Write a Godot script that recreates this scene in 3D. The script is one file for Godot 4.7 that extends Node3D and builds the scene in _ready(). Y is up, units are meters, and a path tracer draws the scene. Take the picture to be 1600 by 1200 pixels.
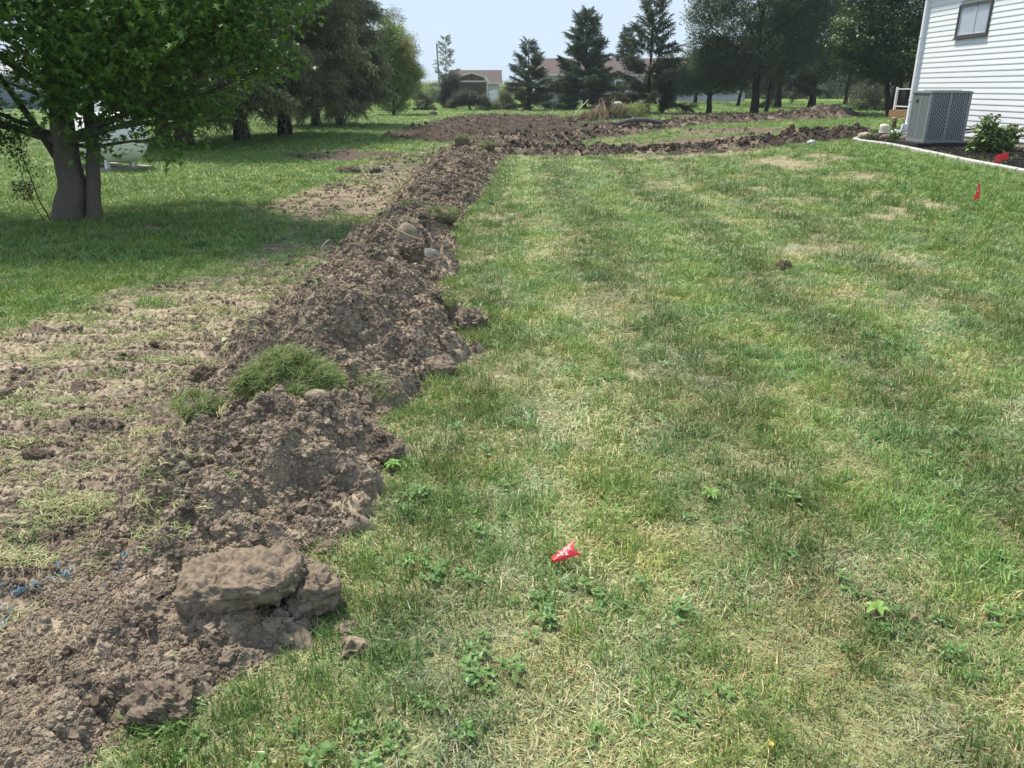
extends Node3D

var rng := RandomNumberGenerator.new()
var n1 := FastNoiseLite.new()   # smooth fbm
var n2 := FastNoiseLite.new()   # cellular, clods
var n3 := FastNoiseLite.new()   # another fbm for tint
var n4 := FastNoiseLite.new()   # high frequency
var mats := {}

func _ready() -> void:
	rng.seed = 20240817
	var cam := Camera3D.new()
	cam.name = "camera"
	cam.fov = 52.0
	cam.far = 4000.0
	cam.near = 0.05
	cam.position = Vector3(0, 1.5, 0)
	cam.rotation_degrees = Vector3(-20.6, 0, 0)
	add_child(cam)
	cam.current = true
	var env := Environment.new()
	env.background_mode = Environment.BG_SKY
	var sky := Sky.new()
	var sm := ProceduralSkyMaterial.new()
	sm.sky_top_color = Color(0.72, 0.80, 0.885)
	sm.sky_horizon_color = Color(0.79, 0.86, 0.92)
	sm.sky_curve = 0.2
	sm.sky_energy_multiplier = 0.78
	sm.ground_bottom_color = Color(0.3, 0.33, 0.25)
	sm.ground_horizon_color = Color(0.5, 0.55, 0.5)
	sm.sun_angle_max = 25.0
	sky.sky_material = sm
	env.sky = sky
	env.tonemap_mode = Environment.TONE_MAPPER_LINEAR
	env.tonemap_exposure = 2.2
	env.fog_enabled = true
	env.fog_density = 0.0006
	env.fog_light_color = Color(0.85, 0.9, 0.95)
	env.sdfgi_enabled = true
	env.ssao_enabled = true
	env.ssil_enabled = true
	var we := WorldEnvironment.new()
	we.name = "environment"
	we.environment = env
	add_child(we)
	var sun := DirectionalLight3D.new()
	sun.name = "sun"
	sun.light_energy = 0.95
	sun.light_color = Color(1.0, 0.96, 0.89)
	sun.light_angular_distance = 6.0
	sun.shadow_enabled = true
	add_child(sun)
	sun.look_at_from_position(Vector3(-0.31, 0.90, -0.30) * 50.0, Vector3.ZERO)

	n1.seed = 11; n1.noise_type = FastNoiseLite.TYPE_SIMPLEX_SMOOTH; n1.frequency = 1.0; n1.fractal_octaves = 4
	n2.seed = 12; n2.noise_type = FastNoiseLite.TYPE_CELLULAR; n2.frequency = 1.0; n2.fractal_type = FastNoiseLite.FRACTAL_NONE; n2.cellular_return_type = FastNoiseLite.RETURN_DISTANCE
	n3.seed = 13; n3.noise_type = FastNoiseLite.TYPE_SIMPLEX_SMOOTH; n3.frequency = 1.0; n3.fractal_octaves = 3
	n4.seed = 14; n4.noise_type = FastNoiseLite.TYPE_SIMPLEX_SMOOTH; n4.frequency = 0.03; n4.fractal_octaves = 4
	mats.grain = noise_tex(0.05, 0.6, 1.15, 5, 256, false, 5)
	for tab in [FIELD, FAR_STRIP, FAR_STRIP, MID_STRIP, LOW_STRIP]:
		var p := PackedVector2Array()
		for q in tab: p.append(Vector2(q[0], q[1]))
		polys.append(p)
	var ls := PackedVector2Array()
	for q in LEFT_STRIP: ls.append(Vector2(q[0], q[1]))
	polys[2] = ls
	for i in 61:
		var e := smooth_edge(i / 60.0)
		bed.append(Vector2(e.x, e.z))
	bed.append(Vector2(10.41, -12.4)); bed.append(Vector2(10.41, -22.2))

	var t0 := Time.get_ticks_msec()
	for step in [build_ground, build_house, build_dirt, build_trees, build_far, build_ac, build_small, build_grass]:
		step.call()
		print(step.get_method(), " ", Time.get_ticks_msec() - t0)

# ---------------------------------------------------------------- helpers
func rf(a: float, b: float) -> float: return rng.randf_range(a, b)

func tag(o: Node, label: String, category := "", group := "", kind := "") -> Node:
	if label: o.set_meta("label", label)
	if category: o.set_meta("category", category)
	if group: o.set_meta("group", group)
	if kind: o.set_meta("kind", kind)
	return o

func thing(called: String, label: String, category: String, at := Vector3.ZERO, turn := 0.0, group := "") -> Node3D:
	var o := Node3D.new()
	o.name = called
	add_named(o, self)
	o.position = at
	o.rotation.y = turn
	tag(o, label, category, group)
	return o

func add_named(o: Node, parent: Node) -> void:
	var base := String(o.name)
	var k := 0
	while parent.has_node(NodePath(String(o.name))):
		k += 1
		o.name = "%s_%03d" % [base, k]
	parent.add_child(o, true)

var counts := {}
func obj(called: String, mesh: Mesh, m: Material, parent: Node = null, at := Transform3D.IDENTITY) -> MeshInstance3D:
	var o := MeshInstance3D.new()
	var p: Node = parent if parent else self
	var key := "%d/%s" % [p.get_instance_id(), called]
	var k: int = counts.get(key, 0)
	counts[key] = k + 1
	o.name = called if k == 0 else "%s_%03d" % [called, k]
	o.mesh = mesh
	o.material_override = m
	o.transform = at
	p.add_child(o, true)
	return o

func mat(c: Color, rough := 0.8, spec := 0.3, metal := 0.0) -> StandardMaterial3D:   # c: linear base colour
	var m := StandardMaterial3D.new()
	m.albedo_color = c.linear_to_srgb()
	m.roughness = rough
	m.metallic_specular = spec
	m.metallic = metal
	return m

func vmat(rough := 0.8, spec := 0.25, back := Color.BLACK) -> StandardMaterial3D:
	var m := StandardMaterial3D.new()
	m.vertex_color_use_as_albedo = true
	m.roughness = rough
	m.metallic_specular = spec
	if back != Color.BLACK:
		m.backlight_enabled = true
		m.backlight = back
	return m

func noise_tex(freq: float, lo: float, hi: float, oct := 5, size := 512, cell := false, sd := 3) -> ImageTexture:
	var f := FastNoiseLite.new()
	f.seed = sd
	f.noise_type = FastNoiseLite.TYPE_CELLULAR if cell else FastNoiseLite.TYPE_SIMPLEX_SMOOTH
	f.frequency = freq
	f.fractal_octaves = oct
	f.fractal_type = FastNoiseLite.FRACTAL_FBM
	var im := f.get_seamless_image(size, size)
	im.convert(Image.FORMAT_RGB8)
	var d := im.get_data()
	for i in d.size():
		d[i] = int(clampf((lo + (hi - lo) * d[i] / 255.0) * 255.0, 0, 255))
	return ImageTexture.create_from_image(Image.create_from_data(size, size, false, Image.FORMAT_RGB8, d))

class MB:
	var v := PackedVector3Array()
	var c := PackedColorArray()
	func tri(a: Vector3, b: Vector3, d: Vector3, col := Color.WHITE) -> void:
		v.append(a); v.append(b); v.append(d)
		c.append(col); c.append(col); c.append(col)
	func quad(a: Vector3, b: Vector3, d: Vector3, e: Vector3, col := Color.WHITE) -> void:
		tri(a, b, d, col); tri(a, d, e, col)
	func box(lo: Vector3, hi: Vector3, col := Color.WHITE, t := Transform3D.IDENTITY) -> void:
		var p := []
		for i in 8:
			p.append(t * Vector3(hi.x if i & 1 else lo.x, hi.y if i & 2 else lo.y, hi.z if i & 4 else lo.z))
		quad(p[0], p[2], p[3], p[1], col); quad(p[5], p[7], p[6], p[4], col)
		quad(p[4], p[6], p[2], p[0], col); quad(p[1], p[3], p[7], p[5], col)
		quad(p[2], p[6], p[7], p[3], col); quad(p[4], p[0], p[1], p[5], col)
	func tube(path: Array, rad: Array, n := 7, col := Color.WHITE, wob := 0.0, f: FastNoiseLite = null) -> void:
		var rings := []
		var up := Vector3(0.31, 0.2, 0.93).normalized()
		for i in path.size():
			var d: Vector3 = (path[mini(i + 1, path.size() - 1)] - path[maxi(i - 1, 0)]).normalized()
			var s := d.cross(up).normalized()
			var t := d.cross(s).normalized()
			var ring := []
			for k in n:
				var a := TAU * k / n
				var r: float = rad[i]
				if f: r *= 1.0 + wob * f.get_noise_3d(cos(a) * 150.0, path[i].y * 16.0, sin(a) * 150.0 + path[i].x * 17.0)
				ring.append(path[i] + (s * cos(a) + t * sin(a)) * r)
			rings.append(ring)
		for i in path.size() - 1:
			for k in n:
				var k2 := (k + 1) % n
				quad(rings[i][k], rings[i][k2], rings[i + 1][k2], rings[i + 1][k], col)
		for k in range(1, n - 1):
			tri(rings[0][0], rings[0][k + 1], rings[0][k], col)
			tri(rings[-1][0], rings[-1][k], rings[-1][k + 1], col)
	func mesh(smooth := false) -> ArrayMesh:
		var st := SurfaceTool.new()
		st.begin(Mesh.PRIMITIVE_TRIANGLES)
		st.set_smooth_group(0 if smooth else -1)
		for i in v.size():
			st.set_color(c[i])
			st.add_vertex(v[i])
		if smooth: st.index()
		st.generate_normals()
		return st.commit()

func bx(lo: Vector3, hi: Vector3) -> ArrayMesh:
	var m := MB.new()
	m.box(lo, hi)
	return m.mesh()

func bevel_box(s: Vector3, b := 0.01) -> ArrayMesh:      # centred at its base, chamfered edges
	var pts := []
	var m := MB.new()
	var h := s / 2
	# lathe-like: rounded rectangle rings
	var ring := func(y: float, ins: float) -> Array:
		var x := h.x - ins
		var z := h.z - ins
		var e := b
		return [Vector3(-x + e, y, -z), Vector3(x - e, y, -z), Vector3(x, y, -z + e), Vector3(x, y, z - e), Vector3(x - e, y, z), Vector3(-x + e, y, z), Vector3(-x, y, z - e), Vector3(-x, y, -z + e)]
	for q in [[0.0, b], [b, 0.0], [s.y - b, 0.0], [s.y, b]]:
		pts.append(ring.call(q[0], q[1]))
	for i in 3:
		for k in 8:
			var k2 := (k + 1) % 8
			m.quad(pts[i][k], pts[i + 1][k], pts[i + 1][k2], pts[i][k2])
	for k in range(1, 7):
		m.tri(pts[3][0], pts[3][k], pts[3][k + 1]); m.tri(pts[0][0], pts[0][k + 1], pts[0][k])
	return m.mesh()

# a displaced superellipsoid: clods, stones, slabs
func lump(s: Vector3, seed_: int, amp := 0.25, box := 1.0, nu := 20, nv := 12, freq := 1.6, smooth := true) -> ArrayMesh:
	var f := FastNoiseLite.new()
	f.seed = seed_
	f.frequency = freq
	f.fractal_octaves = 6
	f.fractal_gain = 0.6
	f.noise_type = FastNoiseLite.TYPE_SIMPLEX_SMOOTH
	var m := MB.new()
	var g := []
	for j in nv + 1:
		var row := []
		var ph := PI * j / nv - PI / 2
		for i in nu:
			var th := TAU * i / nu
			var d := Vector3(spow(cos(ph), box) * spow(cos(th), box), spow(sin(ph), box), spow(cos(ph), box) * spow(sin(th), box))
			if j == 0: d = Vector3(0, -1, 0)
			if j == nv: d = Vector3(0, 1, 0)
			var mn := minf(s.x, minf(s.y, s.z))
			var nn := (d / s).normalized()
			row.append(d * s + nn * amp * mn * 1.8 * f.get_noise_3dv(d * s / lerpf(mn, maxf(s.x, s.z), 0.4)))
		g.append(row)
	for j in nv:
		for i in nu:
			var i2 := (i + 1) % nu
			if j > 0: m.tri(g[j][i], g[j][i2], g[j + 1][i2])
			if j < nv - 1: m.tri(g[j][i], g[j + 1][i2], g[j + 1][i])
			elif j == nv - 1 and j == 0: pass
	return m.mesh(smooth)

func spow(x: float, p: float) -> float: return signf(x) * pow(absf(x), p)

func instances(called: String, mesh: Mesh, m: Material, xf: Array, cols: Array, parent: Node = null) -> MultiMeshInstance3D:
	var mm := MultiMesh.new()
	mm.transform_format = MultiMesh.TRANSFORM_3D
	mm.use_colors = true
	mm.mesh = mesh
	mm.instance_count = xf.size()
	var b := PackedFloat32Array()
	b.resize(xf.size() * 16)
	for i in xf.size():
		var t: Transform3D = xf[i]
		var k := i * 16
		b[k] = t.basis.x.x; b[k + 1] = t.basis.y.x; b[k + 2] = t.basis.z.x; b[k + 3] = t.origin.x
		b[k + 4] = t.basis.x.y; b[k + 5] = t.basis.y.y; b[k + 6] = t.basis.z.y; b[k + 7] = t.origin.y
		b[k + 8] = t.basis.x.z; b[k + 9] = t.basis.y.z; b[k + 10] = t.basis.z.z; b[k + 11] = t.origin.z
		var c: Color = cols[i]
		b[k + 12] = c.r; b[k + 13] = c.g; b[k + 14] = c.b; b[k + 15] = 1.0
	mm.buffer = b
	var o := MultiMeshInstance3D.new()
	var p: Node = parent if parent else self
	var key := "%d/%s" % [p.get_instance_id(), called]
	var n: int = counts.get(key, 0)
	counts[key] = n + 1
	o.name = called if n == 0 else "%s_%03d" % [called, n]
	o.multimesh = mm
	o.material_override = m
	o.set_meta("kind", "stuff")
	p.add_child(o, true)
	return o

func rand_basis(s: float) -> Basis:
	var a := Vector3(rng.randfn(), rng.randfn(), rng.randfn()).normalized()
	return Basis(a, rf(0, TAU)).scaled(Vector3.ONE * s)

func ss(t: float) -> float:
	t = clampf(t, 0, 1)
	return t * t * (3 - 2 * t)

func interp(tab: Array, x: float, col: int) -> float:     # tab rows sorted by column 0 ascending
	if x <= tab[0][0]: return tab[0][col]
	for i in range(1, tab.size()):
		if x < tab[i][0]:
			var t: float = (x - tab[i - 1][0]) / (tab[i][0] - tab[i - 1][0])
			return lerpf(tab[i - 1][col], tab[i][col], t)
	return tab[-1][col]

# ---------------------------------------------------------------- the lie of the land (world metres; -z is away from the viewer)
func terr(x: float, z: float) -> float:
	if x < 1.5 or z > -7.0: return 0.0
	return 0.28 * ss((x - 1.5) / 6.0) * ss((-z - 7.0) / 9.0)

# main ridge: distance, left edge, crest, right edge, height
const RIDGE := [
	[1.25, -1.5, -1.25, -1.12, 0.02], [1.6, -1.5, -1.1, -0.88, 0.05], [1.9, -1.5, -1.0, -0.66, 0.07], [2.2, -1.45, -0.98, -0.6, 0.12], [2.6, -1.5, -1.05, -0.62, 0.2], [3.1, -1.5, -0.98, -0.55, 0.22],
	[3.5, -1.55, -1.02, -0.62, 0.12], [3.8, -1.6, -1.0, -0.52, 0.14], [4.3, -1.75, -1.02, -0.34, 0.30], [5.0, -1.7, -1.0, -0.28, 0.33], [5.8, -1.65, -1.08, -0.5, 0.32], [6.6, -1.6, -1.05, -0.56, 0.27],
	[7.5, -1.6, -1.08, -0.6, 0.25], [8.6, -1.55, -1.1, -0.66, 0.24], [9.3, -1.5, -1.08, -0.68, 0.17], [10.2, -1.55, -1.08, -0.62, 0.15], [11.3, -1.6, -1.05, -0.5, 0.2], [13.0, -1.65, -1.05, -0.46, 0.2],
	[15.5, -1.7, -1.0, -0.36, 0.22], [18.0, -1.8, -0.95, -0.25, 0.22], [20.0, -1.7, -0.8, 0.0, 0.26], [21.5, -1.4, -0.7, 0.1, 0.24], [23.0, -1.2, -0.6, 0.0, 0.18], [24.2, -0.9, -0.5, -0.2, 0.03]]
# branches: x, centre z, half-width, height
const FAR_BRANCH := [[-0.9, -22.5, 0.8, 0.2], [0.2, -23.4, 0.9, 0.33], [1.5, -25.0, 0.9, 0.3], [3.7, -27.5, 0.9, 0.28], [5.2, -29.0, 0.8, 0.22], [6.5, -30.0, 0.8, 0.3], [9.5, -32.5, 0.9, 0.28], [11.5, -34.6, 1.0, 0.34], [13.4, -36.6, 1.3, 0.55], [14.8, -37.8, 1.2, 0.45], [16.4, -39.2, 0.6, 0.05]]
const NEAR_BRANCH := [[-0.6, -20.3, 0.5, 0.22], [0.3, -19.9, 0.55, 0.24], [1.6, -19.9, 0.55, 0.26], [2.6, -19.8, 0.5, 0.15], [3.3, -19.5, 0.5, 0.13], [4.5, -19.2, 0.55, 0.15], [5.6, -19.5, 0.6, 0.2], [6.6, -19.9, 0.6, 0.25], [7.6, -20.6, 0.6, 0.27], [8.6, -21.6, 0.6, 0.28], [9.4, -22.4, 0.5, 0.2], [10.2, -23.2, 0.4, 0.08]]

func lumps(x: float, z: float) -> float:
	var a := 1.0 + n2.get_noise_2d(x * 7.0, z * 7.0)            # cellular distance, -1..: 0 in a cell's centre
	var b := 1.0 + n2.get_noise_2d(x * 19.0 + 31.0, z * 19.0)
	var c := 1.0 + n2.get_noise_2d(x * 32.0 + 7.0, z * 32.0)
	var w := clampf(0.5 + 1.2 * n1.get_noise_2d(x * 1.3 + 50.0, z * 1.3), 0.0, 1.0)
	return n1.get_noise_2d(x * 2.6, z * 2.6) * 0.15 + (0.5 - a) * 0.07 * w + (0.5 - b) * 0.03 * (1.2 - w) + (0.5 - c) * 0.010 + n1.get_noise_2d(x * 11.0, z * 11.0) * 0.022

func main_ridge(x: float, z: float) -> float:      # height over the ground, negative outside
	var d := -z
	if d < 1.1 or d > 24.6 or x < -3.0 or x > 1.0: return -0.2
	var wx := x + 0.3 * n1.get_noise_2d(x * 1.5 + 9.0, z * 2.4) + 0.08 * n1.get_noise_2d(x * 9.0, z * 9.0 + 5.0)
	var lo := 0
	while lo < RIDGE.size() - 2 and RIDGE[lo + 1][0] < d: lo += 1
	var p: Array = RIDGE[lo]
	var q: Array = RIDGE[lo + 1]
	var t := clampf((d - p[0]) / (q[0] - p[0]), 0, 1)
	t = t * t * (3 - 2 * t)
	var c := lerpf(p[2], q[2], t)
	var s := (c - wx) / (c - lerpf(p[1], q[1], t)) if wx < c else (wx - c) / (lerpf(p[3], q[3], t) - c)
	var h := lerpf(p[4], q[4], t) * clampf(0.95 + 0.6 * n1.get_noise_2d(3.0, z * 0.55), 0.55, 1.35)
	if s > 1.0: return -(s - 1.0) * h * 0.8 - 0.004
	h *= 1.0 - pow(s, 1.45)
	return h + lumps(x, z) * ss(minf(1.0, (1.0 - s) * 3.0)) * minf(1.0, 0.45 + h * 3.0)

func branch_ridge(tab: Array, x: float, z: float) -> float:
	if x < tab[0][0] - 0.5 or x > tab[-1][0] + 0.5: return -0.2
	var zc := interp(tab, x, 1)
	var w := interp(tab, x, 2) * 1.25
	var s := absf(z + 0.3 * n1.get_noise_2d(x * 2.0, z * 2.0 + 80.0) - zc) / w
	var h := interp(tab, x, 3) * (0.82 + 0.5 * n1.get_noise_2d(x * 1.7 + 3.0, 4.0))
	if x < tab[0][0] or x > tab[-1][0]: h *= 0.2
	if s > 1.0: return -(s - 1.0) * h * 0.8 - 0.004
	h *= 1.0 - pow(s, 1.4)
	return h + lumps(x, z) * ss(minf(1.0, (1.0 - s) * 3.0)) * minf(1.0, 0.4 + h * 3.0)

const TRACK_LEFT := [[0.0, -4.2], [1.5, -3.9], [4.0, -3.5], [5.25, -3.3], [6.07, -3.15], [6.4, -2.6], [8.1, -2.55], [9.3, -2.9], [10.4, -3.5], [12.4, -3.2], [14.5, -2.9], [16.4, -3.3], [18.5, -3.0], [20.0, -2.7], [22.0, -2.0], [24.0, -1.4]]
const GRASSY_TRACK := [[0.0, 0.1], [2.0, 0.08], [2.7, 0.14], [3.4, 0.2], [4.2, 0.2], [5.5, 0.35], [6.5, 0.42], [7.2, 0.62], [8.6, 0.8], [9.6, 0.72], [10.4, 0.35], [12.0, 0.3], [14.0, 0.35], [17.0, 0.45], [20.0, 0.6], [24.0, 0.8]]
const FIELD := [[-4.57, -27.39], [-4.11, -33.22], [-3.72, -43.93], [-1.99, -51.65], [2.31, -49.93], [3.2, -42.0], [3.3, -36.5], [6.4, -34.6], [7.4, -31.5], [3.70, -27.5], [1.24, -25.5], [-0.18, -22.8], [-1.90, -23.6], [-3.15, -25.33]]
const FAR_STRIP := [[6.56, -40.6], [12.93, -42.0], [16.63, -40.0], [13.86, -35.5], [9.5, -33.8], [7.0, -36.5]]
const MID_STRIP := [[5.2, -26.86], [8.36, -27.02], [9.49, -24.98], [6.73, -23.4], [4.81, -24.78]]
const LOW_STRIP := [[2.78, -22.25], [5.15, -23.3], [7.41, -22.9], [6.9, -21.3], [4.43, -20.2], [2.67, -20.5]]
const LEFT_STRIP := [[-5.43, -19.24], [-4.56, -20.85], [-3.19, -20.42], [-2.37, -18.87], [-3.58, -17.54], [-4.99, -18.18]]
# bare and thin spots in the lawn: x, z, half-width, half-length, how bare, how pale
const SPOTS := [[0.68, -4.14, 0.13, 0.13, 1.0, 1.0], [3.82, -12.32, 0.50, 0.30, 0.9, 0.5], [3.1, -12.14, 0.30, 0.25, 0.8, 0.3], [4.34, -11.09, 0.26, 0.30, 1.0, 1.0], [4.58, -9.73, 0.55, 0.24, 1.1, 1.0], [5.42, -10.59, 0.34, 0.35, 1.0, 1.0],
	[5.1, -11.3, 0.3, 0.35, 0.8, 1.0], [5.70, -13.13, 0.5, 0.45, 0.8, 1.0], [5.06, -15.34, 0.6, 1.3, 1.0, 0.9], [6.13, -15.97, 0.4, 0.9, 0.8, 0.9], [4.9, -10.3, 0.3, 0.3, 0.8, 1.0], [4.2, -18.1, 1.9, 0.55, 0.9, 0.8],
	[0.94, -1.72, 0.14, 0.1, 0.55, 0.8], [0.95, -1.50, 0.2, 0.08, 0.5, 0.8], [1.05, -3.05, 0.14, 0.15, 0.45, 0.6], [0.67, -2.39, 0.12, 0.1, 0.5, 0.6], [1.43, -3.05, 0.16, 0.18, 0.45, 0.6], [-0.07, -4.14, 0.28, 0.3, 0.55, 0.7],
	[2.5, -13.12, 0.6, 1.4, 0.35, 0.5], [3.11, -7.78, 0.6, 0.35, 0.45, 0.6], [2.7, -5.77, 0.35, 0.28, 0.4, 0.4], [-4.09, -9.04, 0.35, 0.2, 0.95, 1.0], [-3.59, -10.68, 0.4, 0.22, 0.95, 1.0], [0.74, -1.88, 0.14, 0.1, 0.5, 0.7], [0.16, -3.63, 0.18, 0.17, 0.4, 0.7], [0.87, -5.77, 0.3, 0.4, 0.35, 0.7],
	[-0.35, -7.6, 0.25, 0.5, 0.5, 0.6], [-0.1, -9.8, 0.3, 0.6, 0.55, 0.6], [1.25, -1.25, 0.2, 0.1, 0.35, 0.7]]

# [how bare 0..1, how dark and moist the soil is 0..1]
func soil(x: float, z: float) -> Vector2:
	var d := -z
	if d < 0.2 or d > 56.0 or x < -7.0 or x > 19.0: return Vector2.ZERO
	var j := n1.get_noise_2d(x * 5.0, z * 5.0 + 200.0)
	var j2 := n1.get_noise_2d(x * 18.0 + 70.0, z * 18.0)
	var bare := 0.0
	var dark := 0.45
	if d < 24.5 and x < 1.2:
		var lo := 0
		while lo < RIDGE.size() - 2 and RIDGE[lo + 1][0] < d: lo += 1
		var t: float = clampf((d - RIDGE[lo][0]) / (RIDGE[lo + 1][0] - RIDGE[lo][0]), 0, 1)
		var right: float = lerpf(RIDGE[lo][3], RIDGE[lo + 1][3], t)
		var mid: float = lerpf(RIDGE[lo][2], RIDGE[lo + 1][2], t)
		var left := interp(TRACK_LEFT, d, 1)
		var jx := x + 0.3 * n1.get_noise_2d(x * 1.5 + 9.0, z * 2.4) + j * 0.1 + j2 * 0.07
		var end := ss((d - 1.32 - 0.1 * j) / 0.16) if x > -2.2 else ss((d - 1.2) / 0.2)
		if jx > left - 0.25 and jx < right + 0.1:
			var inner := ss((jx - left + 0.25) / 0.5) * ss((right + 0.1 - jx) / 0.14) * end
			if jx > mid - 0.5:
				bare = inner
				dark = 0.6
			else:
				# the strip where machines ran: pressed soil with streaks of surviving grass
				var streak := n1.get_noise_2d(x * 0.9 + 11.0, z * 5.5) * 1.1 + n1.get_noise_2d(x * 2.2, z * 11.0) * 0.5
				var keep := interp(GRASSY_TRACK, d, 1)
				bare = inner * clampf(1.25 - keep * 1.3 + streak * 0.9 + j2 * 0.5, 0.05, 1.0)
				dark = clampf(0.52 - 0.3 * ss((d - 4.4) / 0.8) * ss((6.8 - d) / 0.8) + 0.6 * n1.get_noise_2d(x * 0.8 + 5.0, z * 4.2) + 0.12 * ss((3.0 - d) / 1.2) + 0.2 * ss((d - 15.0) / 4.0), 0.0, 0.75)
	if d > 16.0:
		var p := Vector2(x + j * 0.9 + j2 * 0.25, z + j * 0.9 + j2 * 0.3)
		var hit := 0.0
		var dk := 0.75
		if Geometry2D.is_point_in_polygon(p, polys[0]):
			hit = 1.0
			dk = 0.97 + 0.25 * n1.get_noise_2d(x * 0.7, z * 1.6)
		elif Geometry2D.is_point_in_polygon(p, polys[1]) or Geometry2D.is_point_in_polygon(p, polys[2]):
			hit = 0.9
			dk = 0.85
		elif Geometry2D.is_point_in_polygon(p, polys[3]) or Geometry2D.is_point_in_polygon(p, polys[4]):
			hit = 0.85 + 0.5 * j
		var fb := maxf(branch_ridge(FAR_BRANCH, x, z - 0.1), branch_ridge(NEAR_BRANCH, x, z - 0.05))
		if fb > -0.03:
			hit = maxf(hit, 1.0)
			dk = 0.95
		if hit > bare:
			bare = hit
			dark = dk
	if x > -5.5 and d < 20.0:
		for s in SPOTS:
			var ex: float = (x - s[0] + j * 0.16) / s[2]
			if absf(ex) > 1.6: continue
			var ez: float = (z - s[1] + j2 * 0.1) / s[3]
			var q := ex * ex + ez * ez + 0.5 * n1.get_noise_2d(x * 11.0, z * 11.0)
			if q < 2.2:
				var b: float = s[4] * ss((1.5 - q + j2 * 2.4 + j * 1.0) / 1.0)
				if b > bare:
					bare = b
					dark = 0.3 - 0.3 * s[5]
	if x < -1.6 and bare > 0.05:
		var tr := tread(x, z)
		if tr.y > 0.0:
			dark += tr.y * (0.28 if tr.x < -0.15 else -0.2)
			bare = lerpf(bare, clampf(bare + (0.35 if tr.x > 0.0 else -0.1), 0, 1), tr.y)
	return Vector2(clampf(bare, 0, 1), clampf(dark, 0, 1))

var polys := []

func tread(x: float, z: float) -> Vector2:      # [bars pressed across the strip by a machine's tracks -1..1, how much]
	var d := -z
	var m := ss((d - 4.2) / 0.4) * ss((6.9 - d) / 0.4) * ss((-1.75 - x) / 0.3) * ss((x + 3.35) / 0.3)
	m = maxf(m, 0.6 * ss((d - 3.0) / 0.3) * ss((4.3 - d) / 0.4) * ss((-1.9 - x) / 0.3))
	m = maxf(m, 0.7 * ss((d - 9.6) / 0.5) * ss((13.5 - d) / 0.8) * ss((-1.7 - x) / 0.3) * ss((x + 3.6) / 0.4))
	if m <= 0.0: return Vector2.ZERO
	m *= clampf(0.75 + 0.9 * n1.get_noise_2d(x * 0.9 + 15.0, z * 1.4), 0.0, 1.0)
	return Vector2(sin(z * 6.283 / (0.17 if d < 8.0 else 0.42) + 1.6 * n1.get_noise_2d(x * 0.7, z * 0.8) + x * 0.5), m)

func ground_relief(x: float, z: float, s: Vector2) -> float:
	var far := clampf(-z / 30.0, 0.0, 1.0)
	var r := 0.012 * n1.get_noise_2d(x * 1.2, z * 1.2)
	if s.x > 0.02:
		r += s.x * (lumps(x, z) * (0.10 + 0.5 * ss((s.y - 0.5) * 2.5)) * (1.0 + far) + 0.045 * absf(n1.get_noise_2d(x * 0.7, z * 7.0)) * ss((-1.2 - x) * 2.0) + 0.02 * n1.get_noise_2d(x * 1.1, z * 13.0) - 0.012)
		var tr := tread(x, z)
		if tr.y > 0.0: r += 0.02 * tr.y * clampf(tr.x * 1.6, -1.0, 0.7) * s.x * (1.0 if z > -8.0 else 1.8)
	return r

func surf(x: float, z: float) -> float:      # what a thing laid at x, z rests on
	var r := main_ridge(x, z)
	if -z > 18.0: r = maxf(r, maxf(branch_ridge(FAR_BRANCH, x, z), branch_ridge(NEAR_BRANCH, x, z)))
	return terr(x, z) + maxf(r, ground_relief(x, z, soil(x, z)))

func soil_color(dark: float, x: float, z: float) -> Color:
	var pale := Color(0.37, 0.315, 0.22)
	var mid := Color(0.325, 0.262, 0.205)
	var deep := Color(0.072, 0.059, 0.05)
	var c := pale.lerp(mid, clampf(dark * 2.2, 0, 1)).lerp(deep, clampf(dark * 2.0 - 1.0, 0, 1))
	var t := 1.0 + 0.25 * n3.get_noise_2d(x * 6.0, z * 6.0) + 0.2 * n3.get_noise_2d(x * 25.0, z * 25.0)
	return Color(c.r * t, c.g * t, c.b * t)

# 0 lush .. 1 dry straw
func dryness(x: float, z: float) -> float:
	var d := 0.28 + 0.6 * n3.get_noise_2d(x * 1.1, z * 0.75) + 0.55 * n3.get_noise_2d(x * 4.5 + 20.0, z * 4.5)
	d += 0.13 * sin(x * 2.6 + 0.8 * n3.get_noise_2d(x, z * 0.3)) * ss((x + 0.6) * 2.0)
	if x < -0.8: d -= 0.34 * ss((-x - 1.2) / 1.2)
	d -= 0.45 * ss((x - 3.9 - 0.25 * (-z - 8.0) + 1.2 * n3.get_noise_2d(x, z)) / 1.8) * ss((-z - 6.0) / 3.0)
	d -= 0.25 * ss((-z - 24.0) / 10.0)
	d += 0.1 * ss((3.5 + z) / 2.0)
	return clampf(d, 0.0, 1.0)

# ---------------------------------------------------------------- ground
func grid_coords(stops: Array) -> PackedFloat32Array:      # [[from, step], ..., [to]]: step changes linearly between stops
	var out := PackedFloat32Array()
	var x: float = stops[0][0]
	var i := 0
	while x < stops[-1][0]:
		out.append(x)
		while i < stops.size() - 2 and x >= stops[i + 1][0]: i += 1
		var t: float = (x - stops[i][0]) / (stops[i + 1][0] - stops[i][0])
		x += lerpf(stops[i][1], stops[i + 1][1] if stops[i + 1].size() > 1 else stops[i][1], t)
	out.append(stops[-1][0])
	return out

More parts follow.
